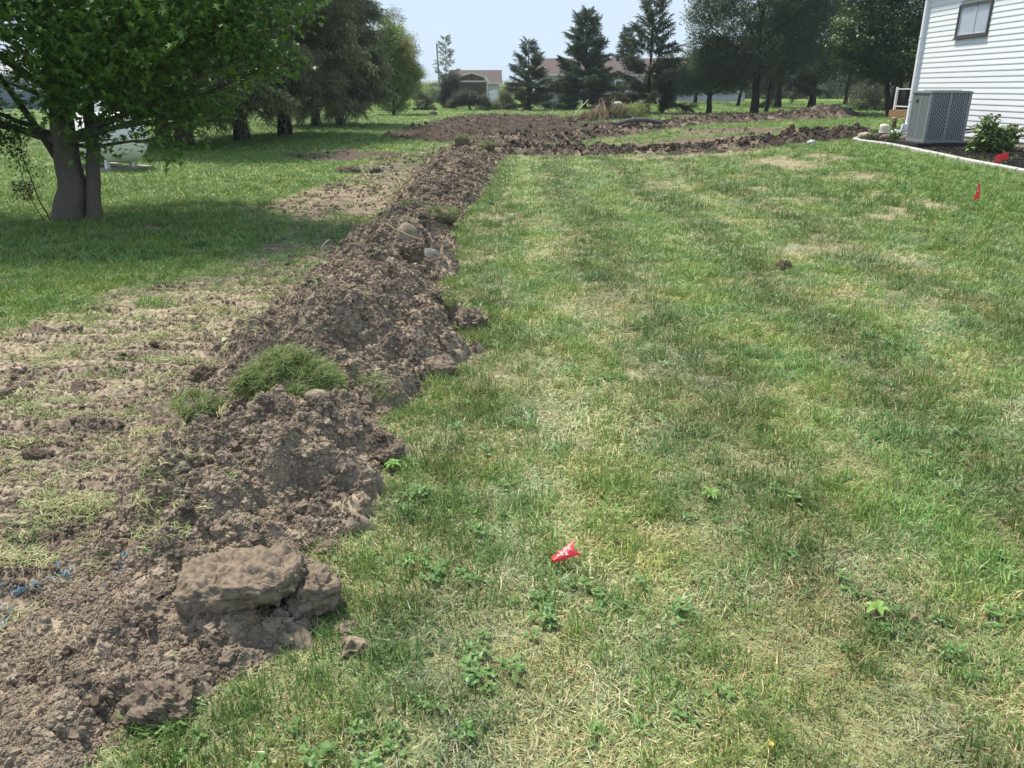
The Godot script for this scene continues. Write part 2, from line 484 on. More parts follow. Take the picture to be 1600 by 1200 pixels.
func height_mesh(xs: PackedFloat32Array, zs: PackedFloat32Array, hf: Callable) -> ArrayMesh:   # hf(x, z) -> [y, colour]
	var w := xs.size()
	var n := zs.size()
	var v := PackedVector3Array(); v.resize(w * n)
	var c := PackedColorArray(); c.resize(w * n)
	var nn := PackedVector3Array(); nn.resize(w * n)
	for j in n:
		for i in w:
			var r: Array = hf.call(xs[i], zs[j])
			v[j * w + i] = Vector3(xs[i], r[0], zs[j])
			c[j * w + i] = r[1]
	for j in n:
		for i in w:
			var a := v[j * w + mini(i + 1, w - 1)] - v[j * w + maxi(i - 1, 0)]
			var b := v[mini(j + 1, n - 1) * w + i] - v[maxi(j - 1, 0) * w + i]
			var m := b.cross(a).normalized()
			nn[j * w + i] = m if m.y > 0 else -m
	var idx := PackedInt32Array(); idx.resize((w - 1) * (n - 1) * 6)
	var k := 0
	for j in n - 1:
		for i in w - 1:
			var p := j * w + i
			idx[k] = p; idx[k + 1] = p + 1; idx[k + 2] = p + w + 1
			idx[k + 3] = p; idx[k + 4] = p + w + 1; idx[k + 5] = p + w
			k += 6
	var arr := []
	arr.resize(Mesh.ARRAY_MAX)
	arr[Mesh.ARRAY_VERTEX] = v
	arr[Mesh.ARRAY_NORMAL] = nn
	arr[Mesh.ARRAY_COLOR] = c
	arr[Mesh.ARRAY_INDEX] = idx
	var am := ArrayMesh.new()
	am.add_surface_from_arrays(Mesh.PRIMITIVE_TRIANGLES, arr)
	return am

func ground_point(x: float, z: float) -> Array:
	var s := soil(x, z)
	var y := terr(x, z) + ground_relief(x, z, s)
	var dr := dryness(x, z)
	var g := Color(0.115, 0.175, 0.058).lerp(Color(0.24, 0.235, 0.125), dr * 0.75)
	var far := ss((-z - 30.0) / 40.0)
	g = g.lerp(Color(0.19, 0.28, 0.065), far * 0.8)
	var t := 1.0 + 0.3 * n3.get_noise_2d(x * 14.0, z * 14.0)
	g = Color(g.r * t, g.g * t, g.b * t)
	return [y, g.lerp(soil_color(s.y, x, z), ss((s.x - 0.12) / 0.4))]

func build_ground() -> void:
	var xs := grid_coords([[-1500.0, 250.0], [-60.0, 9.0], [-12.0, 0.5], [-5.0, 0.07], [-3.0, 0.035], [0.5, 0.035], [2.0, 0.06], [9.0, 0.12], [18.0, 0.5], [60.0, 9.0], [1500.0]])
	var zs := grid_coords([[-2500.0, 300.0], [-120.0, 12.0], [-56.0, 0.8], [-30.0, 0.2], [-14.0, 0.11], [-6.0, 0.045], [-1.0, 0.03], [1.0, 0.25], [30.0, 8.0], [200.0]])
	var m := vmat(0.95, 0.15)
	m.albedo_texture = noise_tex(0.03, 0.45, 1.35, 6, 512)
	m.uv1_triplanar = true
	m.uv1_world_triplanar = true
	m.uv1_scale = Vector3.ONE * 1.7
	m.heightmap_enabled = true
	m.heightmap_texture = noise_tex(0.035, 0.0, 1.0, 6, 512, false, 8)
	m.heightmap_scale = 0.5
	var o := obj("ground", height_mesh(xs, zs, ground_point), m)
	tag(o, "mown lawn with worn bare soil beside the dirt ridge", "", "", "structure")

# ---------------------------------------------------------------- dirt
func soil_material() -> StandardMaterial3D:
	var m := vmat(0.96, 0.12)
	m.albedo_texture = noise_tex(0.03, 0.6, 1.25, 6, 512, false, 21)
	m.uv1_triplanar = true
	m.uv1_world_triplanar = true
	m.uv1_scale = Vector3.ONE * 2.4
	m.heightmap_enabled = true
	m.heightmap_texture = noise_tex(0.06, 0.0, 1.0, 5, 512, false, 22)
	m.heightmap_scale = 0.3
	return m

func ridge_point(x: float, z: float) -> Array:
	var h := main_ridge(x, z)
	var near := ss((12.0 + z) / 8.0)
	var moist := clampf(0.43 + 0.6 * n3.get_noise_2d(x * 2.5 + 7.0, z * 2.5) + 0.2 * n3.get_noise_2d(x * 11.0, z * 11.0) + (1.0 - near) * 0.16, 0.25, 0.78)
	return [terr(x, z) + (h if h > 0 else h - 0.03), soil_color(moist, x, z)]

func far_point(x: float, z: float) -> Array:
	var h := branch_ridge(FAR_BRANCH, x, z)
	return [terr(x, z) + (h if h > 0 else h - 0.03), soil_color(clampf(0.85 + 0.5 * n3.get_noise_2d(x * 2.0, z * 2.0), 0.35, 1.0), x, z)]

func near_point(x: float, z: float) -> Array:
	var h := branch_ridge(NEAR_BRANCH, x, z)
	return [terr(x, z) + (h if h > 0 else h - 0.03), soil_color(clampf(0.8 + 0.25 * ss((x - 5.0) / 2.0) + 0.5 * n3.get_noise_2d(x * 2.0, z * 2.0), 0.4, 1.0), x, z)]

var clod_meshes := []
var clod_mat: StandardMaterial3D
func clod_color(x: float, z: float, moist := 0.55) -> Color:
	var c := soil_color(clampf(moist + rf(-0.22, 0.22) + 0.4 * n3.get_noise_2d(x * 3.0, z * 3.0), 0.15, 1.0), x, z)
	if rng.randf() < 0.012: c = Color(0.42, 0.37, 0.29)
	return c

func build_dirt() -> void:
	var sm := soil_material()
	mats.soil_relief = sm.heightmap_texture
	clod_mat = vmat(0.96, 0.12)
	clod_mat.uv1_triplanar = true
	clod_mat.uv1_scale = Vector3.ONE * 0.8
	clod_mat.albedo_texture = sm.albedo_texture
	for i in 7:
		clod_meshes.append(lump(Vector3(1, rf(0.6, 0.85), rf(0.65, 0.95)), 40 + i, 0.6, 0.7, 13, 9, 1.2 + 0.15 * i, false))
	var ridge := thing("soil_ridge", "long lumpy ridge of dug brown soil running away from the viewer over the lawn", "dirt ridge")
	var zs := PackedFloat32Array()
	var z := -24.6
	while z < -1.05:
		zs.append(z)
		z += maxf(0.012, -z * 0.0048)
	obj("soil", height_mesh(grid_coords([[-2.7, 0.04], [-2.1, 0.018], [0.2, 0.018], [0.7]]), zs, ridge_point), sm, ridge)
	var fr := thing("soil_ridge", "farther and longer of two dirt ridges branching right, running towards the dark trees", "dirt ridge")
	obj("soil", height_mesh(grid_coords([[-1.6, 0.06], [6.0, 0.08], [18.8]]), grid_coords([[-43.0, 0.12], [-30.0, 0.08], [-21.2]]), far_point), sm, fr)
	var nr := thing("soil_ridge", "low dark dirt ridge branching right and ending behind the planting bed at the house", "dirt ridge")
	obj("soil", height_mesh(grid_coords([[-1.2, 0.05], [10.8]]), grid_coords([[-24.6, 0.06], [-18.2]]), near_point), sm, nr)
	# clods that can be told apart: parts of their ridge
	for k in 150:
		var d := 1.5 * pow(15.0, rng.randf())
		var x := interp(RIDGE, d, 2) + rng.randfn() * (interp(RIDGE, d, 3) - interp(RIDGE, d, 1)) * 0.27
		if d < 3.0 and absf(x + 0.95) < 0.25 and d < 2.4: continue
		var r := rf(0.018, 0.036) * (1.0 if d < 5 else 1.3) * (1.0 + 0.9 * pow(rng.randf(), 5))
		r *= 0.6 + d * 0.028
		var o := obj("clod", clod_meshes[k % 7], mats_for_clod(rng.randi() % 5), ridge, Transform3D(rand_basis(r), Vector3(x, surf(x, -d) + r * 0.25, -d)))
		o.set_meta("kind", "thing")
	for pair in [[fr, FAR_BRANCH, 30, 0], [nr, NEAR_BRANCH, 30, 0]]:
		for k in pair[2]:
			var tab: Array = pair[1]
			var x := rf(tab[0][0], tab[-1][0])
			var zz := interp(tab, x, 1) + rng.randfn() * interp(tab, x, 2) * 0.55
			var r := rf(0.035, 0.085)
			obj("clod", clod_meshes[k % 7], mats_for_clod(2 + rng.randi() % 3), pair[0], Transform3D(rand_basis(r), Vector3(x, surf(x, zz) + r * 0.3, zz)))
	# crumbs past counting
	var lists := [[], [], []]
	var cols := [[], [], []]
	for k in 120000:
		var d := 1.35 * pow(16.5, pow(rng.randf(), 1.25))
		var l := interp(RIDGE, d, 1)
		var rt := interp(RIDGE, d, 3)
		var x := 0.0
		if rng.randf() < 0.72: x = lerpf(l, rt, clampf(0.5 + rng.randfn() * 0.27, -0.1, 1.07))
		else: x = rf(maxf(interp(TRACK_LEFT, d, 1), -0.76 * d - 0.4), rt)
		var s := soil(x, -d)
		if rng.randf() > s.x * 1.3: continue
		if d < 1.95 and x < -1.12 and rng.randf() < 0.85: continue
		if main_ridge(x, -d) < 0.0 and rng.randf() < 0.5 + 0.48 * ss(n1.get_noise_2d(x * 1.5, d * 1.5) * 3.0): continue
		var r := 0.0048 * pow(maxf(rng.randf(), 0.002), -0.3) * (0.5 + 0.16 * d)
		r = minf(r, (0.02 + 0.0022 * d) * (1.0 if main_ridge(x, -d) > 0.02 else 0.55))
		var t := Transform3D(rand_basis(r), Vector3(x, surf(x, -d) + r * 0.2, -d))
		var w := k % 3
		lists[w].append(t); cols[w].append(clod_color(x, -d, lerpf(0.44, s.y, 0.6)))
	for k in 45000:
		var d := 1.4 * pow(4.2, rng.randf())
		var x := lerpf(interp(RIDGE, d, 1), interp(RIDGE, d, 3), rf(0.02, 1.02))
		if rng.randf() > soil(x, -d).x * 1.3: continue
		var r := 0.0026 * pow(maxf(rng.randf(), 0.01), -0.28) * (0.6 + 0.13 * d)
		lists[k % 3].append(Transform3D(rand_basis(r), Vector3(x, surf(x, -d) + r * 0.3, -d))); cols[k % 3].append(clod_color(x, -d, 0.4))
	for w in 3: instances("soil_crumbs", clod_meshes[w], clod_mat, lists[w], cols[w], ridge)
	for pair in [[fr, FAR_BRANCH, 5000], [nr, NEAR_BRANCH, 6000]]:
		var xf := []
		var cc := []
		for k in pair[2]:
			var tab: Array = pair[1]
			var x := rf(tab[0][0], tab[-1][0])
			var zz := interp(tab, x, 1) + rng.randfn() * interp(tab, x, 2) * 0.6
			var r := 0.014 * pow(maxf(rng.randf(), 0.01), -0.33)
			xf.append(Transform3D(rand_basis(r), Vector3(x, surf(x, zz) + r * 0.2, zz))); cc.append(clod_color(x, zz, 0.88))
		instances("soil_crumbs", clod_meshes[4], clod_mat, xf, cc, pair[0])
	# crumbs and clods over the scraped field
	var fx := []
	var fc := []
	for k in 9000:
		var x := rf(-5.0, 17.0)
		var zz := rf(-52.0, -17.0)
		var s := soil(x, zz)
		if s.x < 0.6: continue
		var r := 0.014 * pow(maxf(rng.randf(), 0.004), -0.34)
		fx.append(Transform3D(rand_basis(r), Vector3(x, surf(x, zz) + r * 0.2, zz))); fc.append(clod_color(x, zz, 0.88))
	tag(instances("field_crumbs", clod_meshes[5], clod_mat, fx, fc), "loose crumbs of soil strewn over the scraped dirt field", "soil crumbs", "", "stuff")
	var gx := []
	var gc := []
	for k in 60000:
		var d := 1.4 * pow(6.0, rng.randf())
		var x := rf(maxf(interp(TRACK_LEFT, d, 1) + 0.1, -0.72 * d - 0.3), interp(RIDGE, d, 2))
		if d < 1.95 and x < -1.12 and rng.randf() < 0.8: continue
		if n1.get_noise_2d(x * 1.3 + 70.0, d * 2.2) < -0.12 - 0.25 * ss((-0.8 - x) * 0.8) * ss((4.2 - d)): continue
		var s := soil(x, -d)
		if rng.randf() > s.x: continue
		var r := 0.0022 * pow(maxf(rng.randf(), 0.003), -0.3) * (0.6 + 0.14 * d)
		gx.append(Transform3D(rand_basis(r), Vector3(x, terr(x, -d) + ground_relief(x, -d, s) + r * 0.2, -d))); gc.append(clod_color(x, -d, s.y))
	tag(instances("strip_crumbs", clod_meshes[6], clod_mat, gx, gc), "fine crumbs of soil on the worn strip left of the ridge", "soil crumbs", "", "stuff")
	# fine roots sticking out of the ridge
	var rm := mat(Color(0.30, 0.22, 0.13), 0.9, 0.1)
	for k in 34:
		var d := rf(1.7, 8.0)
		var x := lerpf(interp(RIDGE, d, 1), interp(RIDGE, d, 3), rf(0.15, 0.9))
		var m := MB.new()
		var p := Vector3(x, surf(x, -d) - 0.01, -d)
		var dir := Vector3(rng.randfn(), rf(0.2, 0.9), rng.randfn()).normalized()
		var path := []
		var rad := []
		var L := rf(0.012, 0.03)
		for i in 6:
			path.append(p); rad.append(0.0016 * (1.0 - i * 0.14))
			p += dir * L
			dir = (dir + Vector3(rf(-0.5, 0.5), -0.45, rf(-0.5, 0.5))).normalized()
		m.tube(path, rad, 4)
		obj("root", m.mesh(), rm, ridge)

func mats_for_clod(k: int) -> StandardMaterial3D:
	if not mats.has("clod%d" % k):
		var m := clod_mat.duplicate() as StandardMaterial3D
		m.vertex_color_use_as_albedo = false
		m.uv1_world_triplanar = true
		m.uv1_scale = Vector3.ONE * 2.4
		m.heightmap_enabled = true
		m.heightmap_texture = mats.soil_relief
		m.heightmap_scale = 0.35
		m.albedo_color = [Color(0.28, 0.23, 0.175), Color(0.24, 0.194, 0.15), Color(0.2, 0.16, 0.125), Color(0.14, 0.11, 0.087), Color(0.31, 0.25, 0.18)][k].linear_to_srgb()
		mats["clod%d" % k] = m
	return mats["clod%d" % k]

func clod_thing(label: String, x: float, z: float, s: Vector3, turn: float, k: int, sd: int, box := 0.8, amp := 0.3, lift := 0.3) -> MeshInstance3D:
	var o := obj("dirt_clod", lump(s, sd, amp * 1.3, box, 44, 26, 1.4, false), mats_for_clod(k))
	o.position = Vector3(x, surf(x, z) + s.y * lift, z)
	o.rotation.y = turn
	tag(o, label, "dirt clod")
	return o

# ---------------------------------------------------------------- grass
func tuft(n: int, spread: float, len0: float, len1: float, lean0: float, lean1: float, w: float, ca: Color, cb: Color, straw := 0.15, stiff := 1.0) -> ArrayMesh:
	var m := MB.new()
	for i in n:
		var a := rf(0, TAU)
		var r := spread * sqrt(rng.randf())
		var p := Vector3(cos(a) * r, -0.006, sin(a) * r)
		var az := rf(0, TAU)
		var lean := rf(lean0, lean1)
		var L := rf(len0, len1)
		var h := Vector3(cos(az), 0, sin(az))
		var side := Vector3(-sin(az), 0, cos(az)).rotated(h, rf(-0.9, 0.9)) * w * rf(0.7, 1.25) * 0.5
		var d0 := (Vector3.UP * cos(lean * 0.55) + h * sin(lean * 0.55))
		var d1 := (Vector3.UP * cos(lean * 1.15 * stiff) + h * sin(lean * 1.15 * stiff))
		var p1 := p + d0 * L * 0.5
		var p2 := p1 + d1 * L * 0.5
		if p2.y < 0.003: p2.y = rf(0.003, 0.012)
		var c := ca.lerp(cb, rng.randf())
		if rng.randf() < straw: c = Color(0.46, 0.41, 0.24).lerp(Color(0.34, 0.28, 0.15), rng.randf())
		var t := rf(0.8, 1.2)
		c = Color(c.r * t, c.g * t, c.b * t)
		m.quad(p - side, p + side, p1 + side * 0.9, p1 - side * 0.9, c)
		m.tri(p1 - side * 0.9, p1 + side * 0.9, p2, c)
	return m.mesh()

func clover_mesh() -> ArrayMesh:
	var m := MB.new()
	for i in 7:
		var a := rf(0, TAU)
		var r := 0.045 * sqrt(rng.randf())
		var p := Vector3(cos(a) * r, 0, sin(a) * r)
		var top := p + Vector3(rf(-0.012, 0.012), rf(0.022, 0.045), rf(-0.012, 0.012))
		var c := Color(0.09, 0.19, 0.05).lerp(Color(0.16, 0.28, 0.09), rng.randf())
		m.quad(p, p + Vector3(0.0015, 0, 0), top + Vector3(0.0015, 0, 0), top, c)
		var tilt := Basis(Vector3(rf(-1, 1), 0, rf(-1, 1)).normalized(), rf(0, 0.5))
		for k in 3:
			var b := TAU * k / 3 + a
			var q := []
			for e in 7:
				var g := TAU * e / 6.0 * 0.999
				var l := Vector3(0.0085 + 0.0085 * cos(g), 0.002 * cos(g * 2.0), 0.0075 * sin(g))
				q.append(top + tilt * (Basis(Vector3.UP, b) * l))
			for e in range(1, 5): m.tri(q[0], q[e], q[e + 1], c)
	return m.mesh()

func broad_mesh(n: int, L: float, W: float, ca: Color, cb: Color, lift := 0.35) -> ArrayMesh:     # a flat rosette of broad leaves
	var m := MB.new()
	for i in n:
		var az := TAU * i / n + rf(-0.3, 0.3)
		var h := Vector3(cos(az), 0, sin(az))
		var s := Vector3(-sin(az), 0, cos(az))
		var l := L * rf(0.65, 1.15)
		var c := ca.lerp(cb, rng.randf())
		var prev := Vector3.ZERO
		var pw := 0.0
		for k in range(1, 7):
			var t := k / 6.0
			var w := W * sin(PI * pow(t, 0.75)) * 0.5 + 0.0005
			var p := h * l * t + Vector3.UP * (l * lift * sin(PI * t * 0.85) + 0.005)
			var dip := Vector3.UP * w * 0.35
			m.quad(prev, prev + s * pw + dip * pw / maxf(w, 0.001), p + s * w + dip, p, c)
			m.quad(prev, p, p - s * w + dip, prev - s * pw + dip * pw / maxf(w, 0.001), c)
			prev = p
			pw = w
	return m.mesh()

func build_grass() -> void:
	var gm := vmat(0.45, 0.45, Color(0.62, 0.62, 0.62))
	var green_a := Color(0.135, 0.26, 0.065)
	var green_b := Color(0.28, 0.43, 0.15)
	var kinds := [
		tuft(18, 0.055, 0.03, 0.065, 0.5, 1.45, 0.0036, green_a, green_b, 0.14),
		tuft(18, 0.06, 0.035, 0.075, 0.8, 1.55, 0.0038, Color(0.185, 0.31, 0.10), Color(0.36, 0.47, 0.22), 0.22),
		tuft(20, 0.065, 0.03, 0.07, 0.95, 1.6, 0.0034, Color(0.30, 0.38, 0.18), Color(0.48, 0.50, 0.31), 0.38),
		tuft(18, 0.05, 0.045, 0.085, 0.2, 1.1, 0.0042, Color(0.11, 0.2, 0.05), Color(0.2, 0.3, 0.085), 0.06),
		tuft(18, 0.06, 0.035, 0.075, 0.6, 1.5, 0.0038, Color(0.18, 0.27, 0.13), Color(0.30, 0.39, 0.21), 0.14),
	]
	var xf := [[], [], [], [], []]
	var cs := [[], [], [], [], []]
	var bands := [[0.75, 2.0, 1000, 0.92], [2.0, 3.2, 860, 1.0], [3.2, 4.8, 640, 1.1], [4.8, 7.0, 440, 1.25], [7.0, 10.0, 250, 1.5], [10.0, 14.0, 150, 1.8], [14.0, 20.0, 85, 2.2], [20.0, 30.0, 42, 2.8], [30.0, 46.0, 16, 3.6], [46.0, 80.0, 5, 4.8]]
	for b in bands:
		var hw: float = b[1] * 0.75 + 2.8
		var n := int((b[1] - b[0]) * hw * 2.0 * b[2])
		for i in n:
			var x := rf(-hw, hw)
			var d := rf(b[0], b[1])
			if absf(x) > d * 0.78 + 2.6: continue
			if x > 10.4 and d < 22.0 or x > 8.2 and d > 12.0 and d < 21.5 and in_bed(x, -d): continue
			var s := soil(x, -d)
			if rng.randf() < s.x * 1.12 - 0.02: continue
			if main_ridge(x, -d) > 0.015: continue
			var dr := dryness(x, -d)
			var lush := 1.0 - dr
			var k := 0
			var u := rng.randf()
			var dry := dr * 1.15 - 0.12 + s.x * 0.5
			if u < dry * 0.75: k = 2
			elif u < dry * 0.75 + 0.25: k = 1
			elif u > 1.0 - lush * 0.35: k = 3
			elif u > 0.72: k = 4
			else: k = 0
			var sc: float = b[3] * rf(0.75, 1.25) * (0.72 if s.x > 0.3 else 1.0)
			var hs: float = sc / pow(b[3], 0.55)
			var tint := 1.0 + 0.3 * n3.get_noise_2d(x * 2.3 + 4.0, d * 2.3) + rf(-0.12, 0.12)
			if x > -0.6: tint += 0.24 * sin(x * 5.2 + 1.6 * n3.get_noise_2d(x * 0.4, d * 0.25)) * ss((x + 0.6) * 2.0) * ss((4.5 - x) * 0.8)  # mowing stripes: sheen of leaning blades painted into the tint as bands
			var yel := 0.5 + 0.8 * n3.get_noise_2d(x * 1.6 - 30.0, d * 1.6)
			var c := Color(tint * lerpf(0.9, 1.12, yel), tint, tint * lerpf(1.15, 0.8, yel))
			if x < -2.4 and d > 4.0: c = Color(c.r * 1.0, c.g * 1.06, c.b * 0.85)
			if x > 4.5 and d > 9.0: c = Color(c.r * 0.9, c.g * 1.0, c.b * 0.8)
			var bs := Basis(Vector3.UP, rf(0, TAU)) * Basis(Vector3.RIGHT, rf(-0.2, 0.2)).scaled(Vector3(sc, hs, sc))
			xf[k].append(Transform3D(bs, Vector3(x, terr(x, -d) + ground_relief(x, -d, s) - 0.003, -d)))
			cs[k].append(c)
	for i in 36000:      # thatch: flat dead blades under the rest
		var d := 0.8 * pow(8.5, rng.randf())
		var x := rf(-d * 0.75 - 1.6, d * 0.75 + 1.6)
		if soil(x, -d).x > 0.75 or main_ridge(x, -d) > 0.01: continue
		var k := rf(0.5, 0.95)
		xf[2].append(Transform3D(Basis(Vector3.UP, rf(0, TAU)).scaled(Vector3(1.15, 0.45, 1.15) * (0.85 + 0.06 * d)), Vector3(x, terr(x, -d) - 0.002, -d))); cs[2].append(Color(k * 0.92, k * 0.97, k * 0.78))
	var names := ["grass", "grass", "dry_grass", "grass", "grass"]
	var labels := ["short green blades of the mown lawn", "half dry leaning blades of the mown lawn", "straw coloured dead blades lying in the lawn", "taller dark green tufts in the lawn", "dull blue green blades in the lawn"]
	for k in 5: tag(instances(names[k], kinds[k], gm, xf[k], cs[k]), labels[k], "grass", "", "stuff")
	# clover and broad leaves in the near lawn
	var cx := []
	var cc := []
	var patches := [[0.18, -2.02, 0.22], [0.05, -2.1, 0.12], [-0.25, -2.25, 0.1], [-0.42, -2.25, 0.09], [-0.9, -1.5, 0.12], [-0.5, -3.0, 0.12], [1.1, -2.0, 0.2], [1.35, -1.9, 0.2], [-0.2, -1.55, 0.2], [0.9, -2.5, 0.2], [0.4, -1.6, 0.14], [1.9, -3.0, 0.3], [-0.95, -1.42, 0.2], [0.6, -3.5, 0.2], [-0.05, -2.6, 0.15], [2.2, -4.4, 0.4], [-0.62, -1.38, 0.2], [1.3, -5.2, 0.5]]
	for p in patches:
		for i in int(120 * p[2] * p[2]) + 4:
			var x: float = p[0] + rng.randfn() * p[2] * 0.6
			var z: float = p[1] + rng.randfn() * p[2] * 0.6
			if soil(x, z).x > 0.5: continue
			var t := rf(0.75, 1.2)
			cx.append(Transform3D(Basis(Vector3.UP, rf(0, TAU)).scaled(Vector3.ONE * rf(0.5, 0.8)), Vector3(x, surf(x, z), z)))
			cc.append(Color(t, t, t * 0.95))
	for i in 350:
		var d := rf(1.1, 6.0)
		var x := rf(-d * 0.7, d * 0.75)
		if soil(x, -d).x > 0.2 or n3.get_noise_2d(x * 3.0 + 90.0, d * 3.0) < 0.1: continue
		cx.append(Transform3D(Basis(Vector3.UP, rf(0, TAU)).scaled(Vector3.ONE * rf(0.7, 1.1)), Vector3(x, surf(x, -d), -d)))
		cc.append(Color(1, 1, 1))
	tag(instances("clover", clover_mesh(), gm, cx, cc), "patches of clover leaves growing through the near lawn", "clover", "", "stuff")
	# ragged long tufts along the right foot of the ridge and in the thin patch
	var tx := []
	var tc := []
	for i in 380:
		var d := rf(1.4, 16.0)
		var x := interp(RIDGE, d, 3) + 0.05 + absf(rng.randfn()) * 0.1
		if main_ridge(x, -d) > 0.01: continue
		tx.append(Transform3D(Basis(Vector3.UP, rf(0, TAU)).scaled(Vector3.ONE * rf(0.7, 1.15)), Vector3(x, surf(x, -d), -d))); tc.append(Color(1.1, 1.1, 1.0) * rf(0.8, 1.2))
	for s in SPOTS:
		if s[1] > -8.5: continue
		for i in 16:
			var a := rf(0, TAU)
			var x: float = s[0] + cos(a) * s[2] * rf(0.7, 1.5)
			var z: float = s[1] + sin(a) * s[3] * rf(0.7, 1.5)
			tx.append(Transform3D(Basis(Vector3.UP, rf(0, TAU)).scaled(Vector3.ONE * rf(1.2, 2.2)), Vector3(x, surf(x, z), z))); tc.append(Color(0.75, 0.9, 0.75) * rf(0.8, 1.1))
	tag(instances("grass_tufts", kinds[3], gm, tx, tc), "longer grass tufts at the foot of the dirt ridge and round bare spots", "grass tufts", "", "stuff")
	# sprigs that survive on the pressed strip and on the dirt
	var px := []
	var pc := []
	for i in 2600:
		var d := 1.5 * pow(8.0, rng.randf())
		var x := rf(maxf(interp(TRACK_LEFT, d, 1), -0.75 * d), interp(RIDGE, d, 2))
		if n1.get_noise_2d(x * 4.0 + 40.0, d * 6.0) < 0.12 or d < 2.15: continue
		px.append(Transform3D(Basis(Vector3.UP, rf(0, TAU)).scaled(Vector3(1.2, 0.8, 1.2) * rf(0.6, 1.1)), Vector3(x, surf(x, -d) - 0.004, -d))); pc.append(Color(1.0, 1.05, 0.95) * rf(0.7, 1.1))
	tag(instances("torn_grass", kinds[1], gm, px, pc), "torn sprigs of grass pressed into the bare soil", "grass", "", "stuff")
	# marking paint on blades and crumbs
	var bm := vmat(0.5, 0.3, Color(0.2, 0.2, 0.2))
	var bt := tuft(9, 0.03, 0.02, 0.055, 0.6, 1.5, 0.0045, Color(0.05, 0.22, 0.42), Color(0.10, 0.32, 0.5), 0.0)
	var ux := []
	var uc := []
	for p in [[-1.47, -2.2, 0.03, 5], [-1.58, -1.98, 0.03, 7], [-1.27, -2.18, 0.02, 4], [-1.3, -2.3, 0.04, 3], [-0.71, -2.03, 0.025, 4], [-1.5, -2.05, 0.05, 5], [-1.38, -2.12, 0.05, 3]]:
		for i in p[3]:
			var x: float = p[0] + rng.randfn() * p[2]
			var z: float = p[1] + rng.randfn() * p[2]
			ux.append(Transform3D(Basis(Vector3.UP, rf(0, TAU)).scaled(Vector3(0.8, 0.5, 0.8)), Vector3(x, surf(x, z), z))); uc.append(Color.WHITE)
	for p in [[1.6, -13.6, 0.9, 0.35, 150], [-2.9, -15.9, 1.0, 0.5, 130], [0.8, -13.0, 0.4, 0.3, 50]]:
		for i in p[4]:
			var x: float = p[0] + rng.randfn() * p[2] * 0.6
			var z: float = p[1] + rng.randfn() * p[3] * 0.6
			ux.append(Transform3D(Basis(Vector3.UP, rf(0, TAU)).scaled(Vector3.ONE * 1.1), Vector3(x, surf(x, z), z))); uc.append(Color(2.2, 1.5, 1.15))
	tag(instances("painted_grass", bt, bm, ux, uc), "scraps of grass sprayed with blue marking paint", "painted grass", "", "stuff")

func in_bed(x: float, z: float) -> bool: return Geometry2D.is_point_in_polygon(Vector2(x, z), bed)
var bed := PackedVector2Array()

# ---------------------------------------------------------------- trees
var bark_mats := {}
func bark(c: Color) -> StandardMaterial3D:
	if not bark_mats.has(c):
		var m := mat(c, 0.95, 0.1)
		m.albedo_texture = mats.bark_tex
		m.uv1_triplanar = true
		m.uv1_scale = Vector3(2.2, 0.6, 2.2)
		m.heightmap_enabled = true
		m.heightmap_texture = mats.bark_tex
		m.heightmap_scale = 2.0
		bark_mats[c] = m
	return bark_mats[c]

func limb(m: MB, a: Vector3, b: Vector3, r0: float, r1: float, sag := 0.1, n := 7, seg := 6) -> void:
	var path := []
	var rad := []
	var side := Vector3(rf(-1, 1), rf(-0.3, 0.3), rf(-1, 1)) * a.distance_to(b) * sag
	for i in seg + 1:
		var t := i / float(seg)
		path.append(a.lerp(b, t) + side * sin(PI * t) + Vector3(rf(-1, 1), rf(-1, 1), rf(-1, 1)) * r1 * 0.6)
		rad.append(lerpf(r0, r1, pow(t, 0.8)))
	m.tube(path, rad, n, Color.WHITE, 0.12, n4)

# a twig with lobed or oval leaves round it, about 1 across
func leaf_cluster(n: int, size: float, lobed: bool, ca: Color, cb: Color) -> ArrayMesh:
	var m := MB.new()
	for i in n:
		var p := Vector3(rf(-0.5, 0.5), rf(-0.35, 0.35), rf(-0.5, 0.5))
		var az := rf(0, TAU)
		var droop := rf(0.1, 1.1)
		var h := Vector3(cos(az) * cos(droop), -sin(droop), sin(az) * cos(droop))
		var s := Vector3(-sin(az), rf(-0.35, 0.35), cos(az)).normalized()
		var nrm := s.cross(h).normalized()
		var L := size * rf(0.7, 1.2)
		var c := ca.lerp(cb, rng.randf())
		if lobed:
			# five lobes: outline points (along, across)
			var o := [[0.0, 0.0], [-0.02, 0.36], [0.24, 0.2], [0.5, 0.55], [0.5, 0.17], [1.0, 0.0]]
			var pr := []
			var pl := []
			for q in o:
				pr.append(p + h * L * q[0] + s * L * q[1] + nrm * L * q[1] * 0.25)
				pl.append(p + h * L * q[0] - s * L * q[1] + nrm * L * q[1] * 0.25)
			var mid := p + h * L * 0.3
			for k in 5:
				m.tri(mid, pr[k], pr[k + 1], c); m.tri(mid, pl[k + 1], pl[k], c)
		else:
			var a := p + h * L
			var w := L * 0.3
			var mm := p + h * L * 0.45
			m.tri(p, mm + s * w + nrm * w * 0.3, a, c); m.tri(p, a, mm - s * w + nrm * w * 0.3, c)
	return m.mesh()

